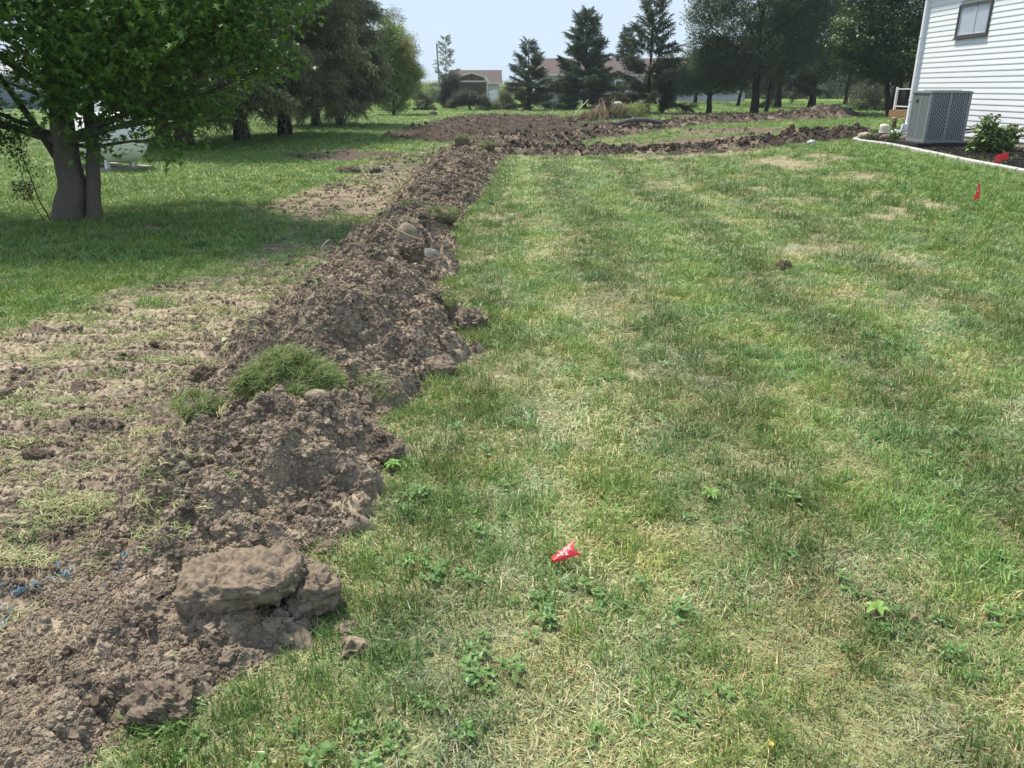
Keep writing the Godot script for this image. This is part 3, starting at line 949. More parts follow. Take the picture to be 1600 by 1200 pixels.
func tree_leaves(parent: Node3D, lobes: Array, n: int, size: float, mesh: Mesh, m: Material, hue: Array, gap := -0.25, floor_y := 0.4, flat := 0.75, thin_above := 99.0) -> void:
	var tot := 0.0
	for l in lobes: tot += l[3] * l[3] * (0.2 if l[1] > thin_above else 1.0)
	var xf := []
	var cc := []
	for l in lobes:
		var c := Vector3(l[0], l[1], l[2])
		for i in int(n * l[3] * l[3] * (0.2 if l[1] > thin_above else 1.0) / tot):
			var d := Vector3(rng.randfn(), rng.randfn(), rng.randfn()).normalized()
			var r: float = l[3] * (0.35 + 0.72 * pow(rng.randf(), 0.5))
			r *= 1.0 + 0.3 * n1.get_noise_3dv((d * l[3] + c) * 4.0)
			var p := c + Vector3(d.x * r, d.y * r * (l[4] if l.size() > 4 else flat), d.z * r)
			if p.y < floor_y: continue
			if n1.get_noise_3dv((p + parent.position) * 5.0) < gap: continue
			var k := 0.5 + 0.9 * n3.get_noise_3dv((p + parent.position) * 3.0) + rf(-0.2, 0.2)
			var a: Color = hue[0]
			var t: Color = a.lerp(hue[1], clampf(k, 0, 1))
			xf.append(Transform3D(Basis(Vector3.UP, rf(0, TAU)) * Basis(Vector3.RIGHT, rf(-0.4, 0.4)).scaled(Vector3.ONE * size * rf(0.75, 1.25)), p))
			cc.append(t)
	instances("foliage", mesh, m, xf, cc, parent)

func deciduous(label: String, at: Vector3, trunks: Array, lobes: Array, n: int, size: float, mesh: Mesh, m: Material, hue: Array, bc: Color, gap := -0.25, floor_y := 0.4, called := "deciduous_tree", group := "") -> Node3D:
	var t := thing(called, label, "tree", at, 0.0, group)
	for tr in trunks:          # [x, z, r, height, lean x, lean z]
		var tm := MB.new()
		var top := Vector3(tr[0] + tr[4], tr[3], tr[1] + tr[5])
		var path := []
		var rad := []
		for i in 20:
			var q := i / 19.0
			path.append(Vector3(tr[0], -0.08, tr[1]).lerp(top, q) + Vector3(n4.get_noise_1d(q * 90.0 + tr[0] * 50.0), 0, n4.get_noise_1d(q * 90.0 + 40.0)) * tr[2] * 0.5)
			rad.append(tr[2] * (lerpf(1.0, 0.45, q) + 0.3 * pow(maxf(0.0, 1.0 - q * tr[3] / (tr[2] * 3.0)), 2.0)))
		tm.tube(path, rad, 30, Color.WHITE, 0.13, n4)
		obj("trunk", tm.mesh(true), bark(bc), t)
	var bm := MB.new()
	for l in lobes:
		var tr: Array = trunks[rng.randi() % trunks.size()]
		var y0 := clampf(l[1] * 0.55, tr[3] * 0.35, tr[3])
		var q: float = y0 / tr[3]
		limb(bm, Vector3(tr[0] + tr[4] * q, y0, tr[1] + tr[5] * q), Vector3(l[0], l[1], l[2]), tr[2] * 0.32, tr[2] * 0.08)
		for k in 3:
			var d := Vector3(rng.randfn(), rng.randfn() * 0.6, rng.randfn()).normalized()
			limb(bm, Vector3(l[0], l[1], l[2]).lerp(Vector3(tr[0], y0, tr[1]), 0.3), Vector3(l[0], l[1], l[2]) + d * l[3] * 0.8, tr[2] * 0.1, tr[2] * 0.03, 0.1, 5, 4)
	var bo := obj("branches", bm.mesh(), bark(bc), t)
	bo.set_meta("kind", "stuff")
	tree_leaves(t, lobes, n, size, mesh, m, hue, gap, floor_y, 0.75, 3.2 if called == "maple_tree" and at.z > -20.0 else 99.0)
	return t

func spray(needle: float, nside: int, per: int, w: float, ca: Color, cb: Color, hang := 0.35) -> ArrayMesh:    # along +z, 1 long
	var m := MB.new()
	var twigs := [[Vector3.ZERO, Vector3(0, -hang * 0.4, 1)]]
	for i in nside:
		var t := (i + 0.6) / nside
		var s := 1.0 if i % 2 == 0 else -1.0
		twigs.append([Vector3(0, -hang * 0.4 * t, t), Vector3(0, -hang * 0.4 * t, t) + Vector3(s * rf(0.22, 0.42) * (1.1 - t * 0.6), -rf(0.05, hang), rf(0.1, 0.35))])
	for tw in twigs:
		var a: Vector3 = tw[0]
		var b: Vector3 = tw[1]
		var d := (b - a).normalized()
		var px := d.cross(Vector3.UP).normalized()
		m.tri(a + px * w, a - px * w, b, Color(0.10, 0.075, 0.05))
		for k in per:
			var t := (k + rng.randf()) / per
			var p := a.lerp(b, t)
			var ang := rf(0, TAU)
			var o := (px * cos(ang) + px.cross(d) * sin(ang))
			var e := p + (o + d * rf(0.4, 0.9)).normalized() * needle * rf(0.7, 1.2)
			var sd := d.cross(o).normalized() * w * 1.3
			m.tri(p + sd, p - sd, e, ca.lerp(cb, rng.randf()))
	return m.mesh()

# R: radius at the base of the crown; y0 where the crown starts; pw shape of the outline; droop of the branches
func conifer(label: String, at: Vector3, h: float, R: float, y0: float, tr: float, per_m: float, len_s: float, mesh: Mesh, m: Material, hue: Array, o := {}) -> Node3D:
	var called: String = o.get("called", "spruce_tree")
	var t := thing(called, label, "tree", at, rf(0, TAU), o.get("group", ""))
	var tm := MB.new()
	var path := []
	var rad := []
	for i in 12:
		var q := i / 11.0
		path.append(Vector3(n4.get_noise_1d(q * 60.0 + at.x) * 0.06 + o.get("lean", 0.0) * (1 - q) , h * 0.985 * q - 0.06 * (1 - q), n4.get_noise_1d(q * 60.0 + 77.0) * 0.06))
		rad.append(tr * (1.0 - q * 0.93) * (1.0 + 0.55 * pow(maxf(0.0, 1.0 - q * h / (tr * 3.0)), 2.0)))
	tm.tube(path, rad, 11, Color.WHITE, 0.2, n4)
	obj("trunk", tm.mesh(true), bark(o.get("bark", Color(0.075, 0.06, 0.05))), t)
	var bm := MB.new()
	var xf := []
	var cc := []
	var nb := int((h - y0) * per_m)
	var pw: float = o.get("pw", 0.85)
	var droop: float = o.get("droop", 0.25)
	var asc: float = o.get("ascend", 0.5)       # how much the top branches rise
	var dens: float = o.get("dens", 1.0)
	for i in nb:
		var q := (i + rng.randf()) / nb
		var y := lerpf(y0, h * 0.98, q)
		var L := R * pow(1.0 - q, pw) * rf(0.62, 1.15) + 0.12
		if o.has("belly"): L *= lerpf(o.belly, 1.0, clampf(q * 4.0, 0, 1))
		if rng.randf() < o.get("miss", 0.0): continue
		var az := i * 2.399 + rf(-0.5, 0.5)
		var out := Vector3(cos(az), 0, sin(az))
		var rise := lerpf(-droop, asc, q) + rf(-0.3, 0.3)
		var a := Vector3(0, y, 0)
		var seg := 5
		var pp := [a]
		var rr := [maxf(tr * (1 - q) * 0.1, 0.006)]
		var dir := (out + Vector3.UP * (rise + 0.15)).normalized()
		var p := a
		for k in seg:
			p += dir * L / seg
			dir = (dir + Vector3.UP * (0.07 - droop * 0.2) + Vector3(rf(-0.12, 0.12), 0, rf(-0.12, 0.12))).normalized()
			pp.append(p); rr.append(rr[0] * (1.0 - (k + 1) / float(seg) * 0.85))
		bm.tube(pp, rr, 4)
		var ns := maxi(4, int(L / len_s * 7.0 * dens))
		for k in ns:
			var u: float = lerpf(o.get("inner", 0.22), 1.0, (k + rng.randf()) / ns)
			var fi := u * seg
			var i0 := mini(int(fi), seg - 1)
			var pos: Vector3 = pp[i0].lerp(pp[i0 + 1], fi - i0)
			var d: Vector3 = (pp[i0 + 1] - pp[i0]).normalized()
			var side := d.cross(Vector3.UP).normalized() * (1.0 if k % 2 == 0 else -1.0)
			var fw := (d + side * rf(0.2, 1.3) * (1.15 - u) + Vector3.DOWN * rf(-0.45, 0.3 + droop * 1.3)).normalized()
			var sc := len_s * rf(0.7, 1.2) * (0.75 + 0.35 * (1.0 - q))
			var bz := Basis.looking_at(-fw, Vector3.UP.rotated(fw, rf(-1.5, 1.5)))
			xf.append(Transform3D(bz.scaled_local(Vector3.ONE * sc), pos))
			var kk := 0.45 + 0.7 * n3.get_noise_3dv((pos + at) * 4.0) + rf(-0.25, 0.25)
			var a0: Color = hue[0]
			cc.append(a0.lerp(hue[1], clampf(kk, 0, 1)))
	obj("branches", bm.mesh(), bark(Color(0.11, 0.10, 0.075)), t).set_meta("kind", "stuff")
	instances("foliage", mesh, m, xf, cc, t)
	return t

func shrub(called: String, label: String, cat: String, at: Vector3, lobes: Array, n: int, size: float, mesh: Mesh, m: Material, hue: Array, group := "") -> Node3D:
	var t := thing(called, label, cat, at, 0.0, group)
	var bm := MB.new()
	for l in lobes:
		for k in 3: limb(bm, Vector3(rf(-0.05, 0.05), -0.03, rf(-0.05, 0.05)), Vector3(l[0], l[1], l[2]) + Vector3(rf(-1, 1), rf(-0.5, 1), rf(-1, 1)) * l[3] * 0.5, 0.02, 0.005, 0.1, 4, 4)
	obj("stem", bm.mesh(), bark(Color(0.09, 0.07, 0.05)), t)
	tree_leaves(t, lobes, n, size, mesh, m, hue, -0.5, 0.02, 1.0)
	return t

func build_trees() -> void:
	var tex := Image.create(256, 256, false, Image.FORMAT_RGB8)
	for y in 256:
		for x in 256:
			var a := TAU * x / 256.0
			var v := 0.72 + 0.45 * n1.get_noise_3d(cos(a) * 60.0, y * 0.9, sin(a) * 60.0) + 0.3 * n1.get_noise_3d(cos(a) * 200.0, y * 4.0, sin(a) * 200.0)
			v = clampf(v, 0.2, 1.0)
			tex.set_pixel(x, y, Color(v, v, v))
	mats.bark_tex = ImageTexture.create_from_image(tex)
	var lm := vmat(0.38, 0.5, Color(0.8, 0.8, 0.8))
	var nm := vmat(0.5, 0.4, Color(0.7, 0.7, 0.7))
	var maple_leaf := leaf_cluster(27, 0.175, true, Color(0.05, 0.115, 0.026), Color(0.085, 0.155, 0.04))
	var small_leaf := leaf_cluster(34, 0.2, false, Color(0.9, 0.9, 0.9), Color(1.1, 1.1, 1.0))
	var fine_leaf := leaf_cluster(46, 0.15, false, Color(0.85, 0.85, 0.85), Color(1.1, 1.1, 1.0))
	var sp := spray(0.12, 12, 17, 0.013, Color(0.85, 0.85, 0.85), Color(1.15, 1.12, 1.0), 0.5)
	var sp2 := spray(0.16, 10, 15, 0.022, Color(0.85, 0.85, 0.85), Color(1.15, 1.12, 1.0), 0.25)
	var W := Color.WHITE

	# the maple by the ridge: two stems, the crown reaching low to the right
	var lobes := [[0.3, 3.6, 0.2, 1.9], [1.45, 2.5, 0.6, 1.15, 0.7], [-1.1, 2.6, 0.5, 1.3, 0.75], [0.1, 2.3, 0.75, 1.15, 0.7], [1.9, 1.95, 0.1, 0.62, 0.6], [0.75, 1.65, 0.4, 0.72, 0.55], [2.05, 2.6, 0.2, 0.75, 0.7], [0.2, 5.6, 0.0, 1.8], [-1.3, 4.3, -0.6, 1.5], [1.2, 4.4, -0.7, 1.5],
		[0.2, 2.6, -1.3, 1.2, 0.7], [1.6, 1.45, -0.3, 0.5, 0.5], [-2.1, 2.2, 0.0, 0.9, 0.6], [-1.2, 1.45, 0.3, 0.45, 0.6], [1.0, 2.2, 1.0, 0.8, 0.6], [-0.5, 2.4, 1.1, 0.9, 0.6], [0.3, 1.3, 0.4, 0.26, 0.8], [1.0, 1.25, 0.3, 0.26, 0.75], [1.65, 1.2, 0.15, 0.3, 0.7], [2.35, 1.85, 0.2, 0.42, 0.6], [2.7, 2.35, 0.1, 0.34, 0.6], [3.0, 2.75, 0.0, 0.3, 0.6], [2.6, 1.75, 0.1, 0.22, 0.6], [1.3, 0.95, 0.3, 0.16, 0.8], [0.5, 1.05, 0.4, 0.2, 0.8], [0.75, 0.95, 0.4, 0.13, 1.0], [-0.75, 1.15, 0.3, 0.3, 0.8]]
	var mt := deciduous("large maple with two grey stems and lobed leaves hanging low beside the ridge", Vector3(-5.3, 0, -9.65), [[-0.06, 0.0, 0.168, 2.6, 0.3, 0.1], [0.19, -0.03, 0.09, 2.4, 0.36, -0.05]],
		lobes, 3300, 0.44, maple_leaf, lm, [Color(1.0, 1.1, 0.9), Color(2.6, 2.3, 1.7)], Color(0.30, 0.27, 0.23), -0.06, 0.55, "maple_tree")
	var lb := MB.new()
	limb(lb, Vector3(-0.06, 0.75, 0.05), Vector3(-0.75, 2.2, 0.25), 0.045, 0.022, 0.08, 8)
	limb(lb, Vector3(-0.06, 1.0, 0.05), Vector3(-1.2, 1.5, 0.3), 0.035, 0.012, 0.08, 6)
	limb(lb, Vector3(0.1, 1.2, 0.0), Vector3(0.5, 2.4, -0.2), 0.09, 0.05, 0.08, 8)
	obj("limb", lb.mesh(), bark(Color(0.15, 0.13, 0.11)), mt)
	# suckers and vine on its left side
	var vine := thing("climbing_vine", "leafy vine with some brown leaves climbing the left side of the maple trunk", "vine", Vector3(-5.56, 0, -9.5))
	var vm := MB.new()
	limb(vm, Vector3(0.05, 0, 0), Vector3(-0.08, 0.55, 0.02), 0.008, 0.006, 0.15, 5)
	limb(vm, Vector3(-0.08, 0.55, 0.02), Vector3(0.02, 1.3, 0.02), 0.006, 0.004, 0.15, 5)
	limb(vm, Vector3(0.0, 0, 0.04), Vector3(-0.16, 0.75, 0.05), 0.006, 0.003, 0.1, 5)
	limb(vm, Vector3(-0.1, 0.8, 0.02), Vector3(-0.45, 1.0, 0.1), 0.006, 0.003, 0.1, 5)
	obj("stem", vm.mesh(), bark(Color(0.09, 0.06, 0.045)), vine)
	var vx := []
	var vc := []
	for i in 34:
		var y := rf(0.28, 1.35)
		vx.append(Transform3D(Basis(Vector3.UP, rf(0, TAU)).scaled(Vector3.ONE * rf(0.14, 0.26)), Vector3(-0.06 + rf(-0.12, 0.1) - 0.12 * absf(sin(y * 6.0)), y, rf(-0.05, 0.1))))
		vc.append(Color(1.0, 1.0, 0.9) * rf(0.6, 1.1) if y > 0.5 or rng.randf() < 0.3 else Color(2.6, 0.75, 1.3) * rf(0.4, 0.9))
	for i in 16:
		vx.append(Transform3D(Basis(Vector3.UP, rf(0, TAU)).scaled(Vector3.ONE * rf(0.2, 0.3)), Vector3(rf(-0.6, -0.1), rf(0.85, 1.25), rf(0.0, 0.15)))); vc.append(Color(0.9, 0.9, 0.85))
	instances("leaves", maple_leaf, lm, vx, vc, vine)

	# the row of old spruces at the left
	var olive := [Color(0.17, 0.20, 0.105), Color(0.32, 0.35, 0.20)]
	var rows := [
		["nearest grey brown spruce of the row, its bare trunk right of the white tank", Vector3(-8.4, 0, -21.1), 10.5, 2.6, 1.40, 0.27, Color(0.12, 0.10, 0.085)],
		["pale trunked spruce close behind the white tank", Vector3(-9.7, 0, -22.9), 9.5, 2.3, 1.30, 0.24, Color(0.24, 0.21, 0.18)],
		["spruce with a short trunk under the tip of the maple branches", Vector3(-8.2, 0, -25.0), 11.0, 2.4, 1.25, 0.26, Color(0.13, 0.11, 0.09)],
		["big spruce with a thick dark leaning trunk and a dead low branch", Vector3(-7.65, 0, -27.8), 12.0, 3.0, 1.45, 0.27, Color(0.09, 0.078, 0.068)],
		["slender spruce standing second from the far end of the row", Vector3(-8.25, 0, -34.9), 11.0, 2.8, 1.30, 0.22, Color(0.12, 0.10, 0.085)],
		["last spruce at the far end of the left row, branches sweeping the grass", Vector3(-7.35, 0, -35.5), 9.5, 2.2, 1.00, 0.2, Color(0.12, 0.10, 0.085)],
	]
	for r in rows:
		conifer(r[0], r[1], r[2], r[3], r[4] + 0.05, r[5] * 0.7, 17.0, 0.62, sp, nm, olive, {"group": "row of old spruces on the left", "bark": r[6], "droop": 0.33, "ascend": 0.3, "dens": 1.05, "belly": 0.8, "pw": 0.62, "inner": 0.12})

	# behind the row, towards the middle
	deciduous("bushy bright green young maple with a yellow patch, right of the spruce row", Vector3(-7.0, 0, -49.2), [[0, 0, 0.08, 3.2, 0.1, 0]],
		[[0, 1.0, 0, 0.95, 1.0], [-0.5, 2.1, 0.1, 1.1, 1.0], [0.55, 2.0, 0, 1.1, 1.0], [0.0, 3.0, 0, 1.15, 1.0], [-0.65, 3.7, 0, 0.75, 1.1], [0.35, 3.9, 0.1, 0.8, 1.1], [1.15, 2.3, 0, 0.6], [-0.2, 4.6, 0, 0.55, 1.2]], 2600, 0.42, small_leaf, lm, [Color(0.12, 0.22, 0.05), Color(0.33, 0.42, 0.12)], Color(0.1, 0.08, 0.06), -0.3, 0.15, "young_maple")
	var yl := thing_child_leaves(-5.9, 3.3, -48.6)
	deciduous("tall thin dark tree rising behind the bushy young maple", Vector3(-8.6, 0, -63.0), [[0, 0, 0.14, 6.0, 0, 0]],
		[[0.0, 6.0, 0, 0.7, 1.3], [-0.3, 4.8, 0, 0.95, 1.2], [0.7, 4.2, 0, 1.0, 1.2], [0.2, 3.2, 0, 1.3, 1.0], [1.2, 2.6, 0, 0.9], [-1.0, 3.6, 0, 0.9, 1.3], [0.9, 1.6, 0, 0.9], [-1.6, 4.4, 0, 0.5, 1.3]], 2100, 0.42, fine_leaf, lm, [Color(0.07, 0.10, 0.06), Color(0.15, 0.19, 0.11)], Color(0.08, 0.07, 0.06), -0.12, 0.5)
	conifer("sparse pale conifer with thin open whorls above the shed", Vector3(-5.6, 0, -72.0), 5.6, 1.5, 0.9, 0.06, 8, 0.45, sp2, nm, [Color(0.2, 0.23, 0.16), Color(0.3, 0.34, 0.25)], {"called": "larch_tree", "droop": 0.12, "ascend": 0.5, "dens": 0.3, "pw": 0.9, "bark": Color(0.16, 0.15, 0.13)})
	shrub("juniper_tree", "dense dark juniper standing against the left end of the shed", "tree", Vector3(-4.75, 0, -64.0), [[0, 0.5, 0, 0.6], [0.1, 1.3, 0, 0.7], [-0.2, 2.0, 0, 0.55], [0.4, 2.1, 0, 0.45], [-0.5, 0.9, 0, 0.5]], 900, 0.4, fine_leaf, lm, [Color(0.035, 0.05, 0.028), Color(0.07, 0.09, 0.045)])
	deciduous("low spreading dark tree with a leaning trunk in front of the shed", Vector3(-2.9, 0, -58.5), [[0, 0, 0.09, 1.2, -0.35, 0]],
		[[-0.8, 0.75, 0, 0.5, 0.8], [0.1, 0.85, 0, 0.55, 0.7], [0.8, 0.7, 0, 0.45, 0.7], [-0.4, 1.1, 0, 0.35], [-1.3, 0.5, 0, 0.35], [1.2, 0.4, 0, 0.25]], 800, 0.36, fine_leaf, lm, [Color(0.035, 0.05, 0.028), Color(0.085, 0.10, 0.05)], Color(0.05, 0.04, 0.035), -0.2, 0.15)
	conifer("small ragged conifer between the shed and the ranch house", Vector3(1.15, 0, -58.8), 4.5, 1.45, 0.3, 0.1, 17, 0.46, sp2, nm, [Color(0.07, 0.095, 0.06), Color(0.155, 0.18, 0.11)], {"droop": 0.2, "dens": 0.9, "pw": 0.65, "miss": 0.12})
	conifer("full dark spruce in front of the ranch house, behind the brush pile", Vector3(4.95, 0.15, -57.0), 6.1, 2.4, 0.25, 0.13, 18, 0.56, sp2, nm, [Color(0.055, 0.085, 0.05), Color(0.13, 0.165, 0.095)], {"droop": 0.2, "dens": 1.0, "pw": 0.72, "miss": 0.08, "ascend": 0.7})
	conifer("open spruce with a visible straight trunk, right of the brush pile", Vector3(6.9, 0.27, -42.3), 5.3, 1.75, 0.5, 0.1, 15, 0.48, sp2, nm, [Color(0.052, 0.075, 0.042), Color(0.12, 0.145, 0.08)], {"droop": 0.15, "dens": 0.75, "pw": 0.55, "miss": 0.22, "ascend": 0.7})
	conifer("distant dark evergreen showing above the ranch house roof", Vector3(12.9, 0.2, -96.0), 7.6, 1.7, 0.5, 0.12, 12, 0.7, sp2, nm, [Color(0.04, 0.06, 0.04), Color(0.075, 0.095, 0.06)], {"droop": 0.2, "pw": 0.75})

	# the big leafy trees at the right
	var dk := [Color(0.08, 0.13, 0.06), Color(0.19, 0.25, 0.12)]
	deciduous("tall broad leafy tree with the thickest dark trunk of the right grove", Vector3(12.2, 0.28, -42.0), [[0, 0, 0.2, 5.0, -0.1, 0]],
		[[0, 5.4, 0, 2.4], [-1.7, 4.0, 0.4, 1.6], [1.6, 4.3, 0.3, 1.7], [0.1, 3.2, 0.8, 1.6], [-2.0, 2.7, 0.5, 1.0], [1.9, 2.8, 0.4, 1.1], [-0.4, 2.2, 0.8, 0.9, 0.6], [1.2, 2.0, 0.5, 0.7, 0.6], [0, 7.6, 0, 2.2], [-2.4, 6.0, 0, 1.5], [-3.0, 4.6, 0, 0.9], [-2.9, 3.3, 0, 0.7], [2.8, 5.6, 0, 1.5]], 5200, 0.46, small_leaf, lm, dk, Color(0.11, 0.095, 0.08), -0.1, 0.9)
	deciduous("slim leafy tree just right of the thick trunked tree", Vector3(13.4, 0.28, -44.0), [[0, 0, 0.11, 4.5, 0.2, 0]],
		[[0.6, 4.5, 0, 1.6], [0.9, 3.2, 0, 1.2], [1.6, 5.6, 0, 1.6], [1.9, 2.5, 0, 0.8], [0.2, 2.4, 0.2, 0.7], [1.0, 7.0, 0, 1.8]], 2000, 0.42, fine_leaf, lm, dk, Color(0.09, 0.078, 0.066), -0.02, 0.9)
	deciduous("smaller round crowned tree left of the thick trunked tree", Vector3(9.9, 0.28, -42.0), [[0, 0, 0.14, 2.4, 0, 0]],
		[[0, 2.3, 0, 1.1], [-0.8, 1.9, 0.2, 0.8], [0.8, 2.0, 0.2, 0.9], [-1.3, 1.45, 0.3, 0.55], [0.2, 3.1, 0, 0.8], [0.9, 1.3, 0.3, 0.45], [-0.5, 1.4, 0.4, 0.5]], 1900, 0.36, fine_leaf, lm, [Color(0.07, 0.12, 0.06), Color(0.16, 0.22, 0.11)], Color(0.09, 0.078, 0.066), -0.3, 0.75)
	deciduous("big dark maple with several stems behind the white house corner", Vector3(17.5, 0.28, -38.0), [[0, 0, 0.22, 3.0, -0.2, 0], [0.25, 0.1, 0.16, 3.0, 0.5, 0.1], [-0.25, 0, 0.13, 2.8, -0.7, 0]],
		[[0, 4.6, 0, 2.3], [-1.8, 3.6, 0.3, 1.6], [-0.6, 2.7, 1.0, 1.5], [1.5, 3.4, 0.4, 1.8], [0.4, 2.2, 1.0, 1.2, 0.6], [-2.2, 2.6, 0.3, 1.0], [-1.2, 1.9, 0.6, 0.8, 0.6], [-1.6, 5.6, 0, 1.7], [0.3, 7.0, 0, 2.2], [2.2, 5.4, 0, 1.8], [1.0, 1.9, 0.5, 0.8, 0.6]], 4600, 0.5, leaf_cluster(34, 0.22, false, Color(0.85, 0.85, 0.85), Color(1.15, 1.1, 1.0)), lm, [Color(0.045, 0.095, 0.036), Color(0.14, 0.22, 0.07)], Color(0.10, 0.09, 0.075), -0.35, 0.8, "maple_tree")
	conifer("dark conifer of the back row standing above the far soil mound", Vector3(17.2, 0.28, -54.0), 9.5, 2.6, 1.1, 0.18, 8, 0.62, sp, nm, [Color(0.055, 0.075, 0.042), Color(0.11, 0.135, 0.07)], {"droop": 0.35, "pw": 0.6, "dens": 0.8})
	deciduous("dim tree with a stout dark trunk right of the back row conifer", Vector3(19.7, 0.28, -55.0), [[0, 0, 0.24, 3.5, 0, 0]],
		[[0, 4.4, 0, 2.2], [-1.6, 3.2, 0, 1.4], [1.5, 3.2, 0, 1.5], [0.0, 2.6, 0.5, 1.3], [-0.6, 6.4, 0, 2.0], [-1.9, 5.0, 0, 1.5]], 1700, 0.6, small_leaf, lm, [Color(0.05, 0.07, 0.03), Color(0.10, 0.125, 0.05)], Color(0.09, 0.078, 0.066), -0.3, 1.1)
	deciduous("short bushy tree with a crooked stem in the gap of the back row", Vector3(16.2, 0.28, -60.0), [[0, 0, 0.12, 2.0, 0.3, 0]],
		[[0, 2.0, 0, 1.2], [0.9, 1.7, 0, 0.9], [-0.9, 2.2, 0, 1.0], [0.3, 3.2, 0, 1.1], [-1.4, 1.4, 0, 0.7]], 1100, 0.5, small_leaf, lm, [Color(0.03, 0.05, 0.022), Color(0.07, 0.095, 0.04)], Color(0.09, 0.078, 0.066), -0.3, 0.5)
	var back := [["loose pale green tree filling the back row behind the slim tree", Vector3(19.0, 0.28, -66.0), 5.2, [Color(0.08, 0.10, 0.045), Color(0.13, 0.16, 0.07)]], ["rounded dull green tree behind the open spruce", Vector3(11.6, 0.28, -62.0), 3.4, [Color(0.07, 0.09, 0.04), Color(0.12, 0.14, 0.06)]],
		["tall hazy green tree at the far right of the back row", Vector3(25.5, 0.28, -64.0), 7.0, [Color(0.05, 0.075, 0.035), Color(0.10, 0.13, 0.055)]], ["olive tree standing behind the thick trunked tree", Vector3(15.3, 0.28, -70.0), 4.4, [Color(0.06, 0.075, 0.035), Color(0.11, 0.13, 0.055)]]]
	for b in back:
		var H: float = b[2]
		deciduous(b[0], b[1], [[0, 0, 0.16, H * 0.6, 0.1, 0]], [[0, H * 0.75, 0, H * 0.3], [-H * 0.25, H * 0.55, 0, H * 0.26], [H * 0.25, H * 0.55, 0, H * 0.26], [0, H * 0.4, 0.3, H * 0.28], [H * 0.35, H * 0.35, 0, H * 0.17], [-H * 0.38, H * 0.33, 0, H * 0.17]], 1200, 0.6, small_leaf, lm, b[3], Color(0.09, 0.078, 0.066), -0.35, 0.5, "deciduous_tree", "background trees of the right grove")
	shrub("shrub", "round blackish evergreen shrub under the grove beside the open spruce", "shrub", Vector3(9.7, 0.28, -52.0), [[0, 0.75, 0, 0.42, 1.4], [0, 0.4, 0, 0.3]], 420, 0.3, fine_leaf, lm, [Color(0.012, 0.028, 0.018), Color(0.025, 0.045, 0.028)])
	shrub("shrub", "small dark leaning conifer stub right of the open spruce trunk", "shrub", Vector3(7.6, 0.28, -42.2), [[0, 0.3, 0, 0.2], [0.1, 0.7, 0, 0.24], [0.2, 1.1, 0, 0.2]], 240, 0.24, fine_leaf, lm, [Color(0.015, 0.028, 0.015), Color(0.035, 0.05, 0.025)])
	shrub("shrub", "wide low olive shrub between the back row trunk and the dark maple", "shrub", Vector3(20.6, 0.28, -47.0), [[-0.9, 0.7, 0, 0.8], [0.4, 0.8, 0, 0.9], [1.5, 0.6, 0, 0.7]], 800, 0.36, fine_leaf, lm, [Color(0.04, 0.05, 0.025), Color(0.09, 0.10, 0.045)])
	shrub("shrub", "pale yellow green shrub right of the leaning white panel", "shrub", Vector3(-0.6, 0, -62.0), [[0, 0.5, 0, 0.6], [0.1, 1.1, 0, 0.5], [-0.5, 0.35, 0.2, 0.4], [0.5, 0.4, 0.1, 0.4]], 700, 0.3, fine_leaf, lm, [Color(0.15, 0.20, 0.08), Color(0.24, 0.29, 0.13)])
	shrub("shrub", "low grey green shrub spreading before the leaning white panel", "shrub", Vector3(-1.9, 0, -60.0), [[0, 0.25, 0, 0.4], [0.7, 0.25, 0, 0.4], [-0.5, 0.2, 0, 0.3]], 460, 0.26, fine_leaf, lm, [Color(0.10, 0.15, 0.06), Color(0.19, 0.24, 0.10)])
	shrub("shrub", "light green rounded hedge shrub left of the shed near the corn", "shrub", Vector3(-8.1, 0, -90.0), [[-0.7, 0.7, 0, 0.8], [0.5, 0.7, 0, 0.85], [1.5, 0.6, 0, 0.7]], 700, 0.4, fine_leaf, lm, [Color(0.12, 0.17, 0.06), Color(0.26, 0.31, 0.12)])
	shrub("shrub", "brown leafless looking bush just right of the bushy young maple", "shrub", Vector3(-6.7, 0, -62.0), [[0, 0.6, 0, 0.6], [0.6, 0.4, 0, 0.4]], 260, 0.3, fine_leaf, lm, [Color(0.08, 0.07, 0.05), Color(0.13, 0.11, 0.07)])

# an autumn coloured bough of the young maple
func thing_child_leaves(x: float, y: float, z: float) -> Node:
	var t: Node3D = get_node("young_maple")
	var lm := vmat(0.5, 0.3, Color(0.5, 0.5, 0.5))
	var mesh := leaf_cluster(30, 0.2, false, Color(0.9, 0.9, 0.9), Color(1.1, 1.05, 1.0))
	var xf := []
	var cc := []
	for i in 110:
		var p := Vector3(x, y, z) - t.position + Vector3(rng.randfn() * 0.22, rng.randfn() * 0.45, rng.randfn() * 0.25)
		xf.append(Transform3D(Basis(Vector3.UP, rf(0, TAU)).scaled(Vector3.ONE * rf(0.25, 0.4)), p))
		cc.append(Color(0.30, 0.32, 0.07).lerp(Color(0.42, 0.33, 0.08), rng.randf()))
	var o := instances("yellow_foliage", mesh, lm, xf, cc, t)
	o.set_meta("label", "yellow turning leaves on one bough")
	return o

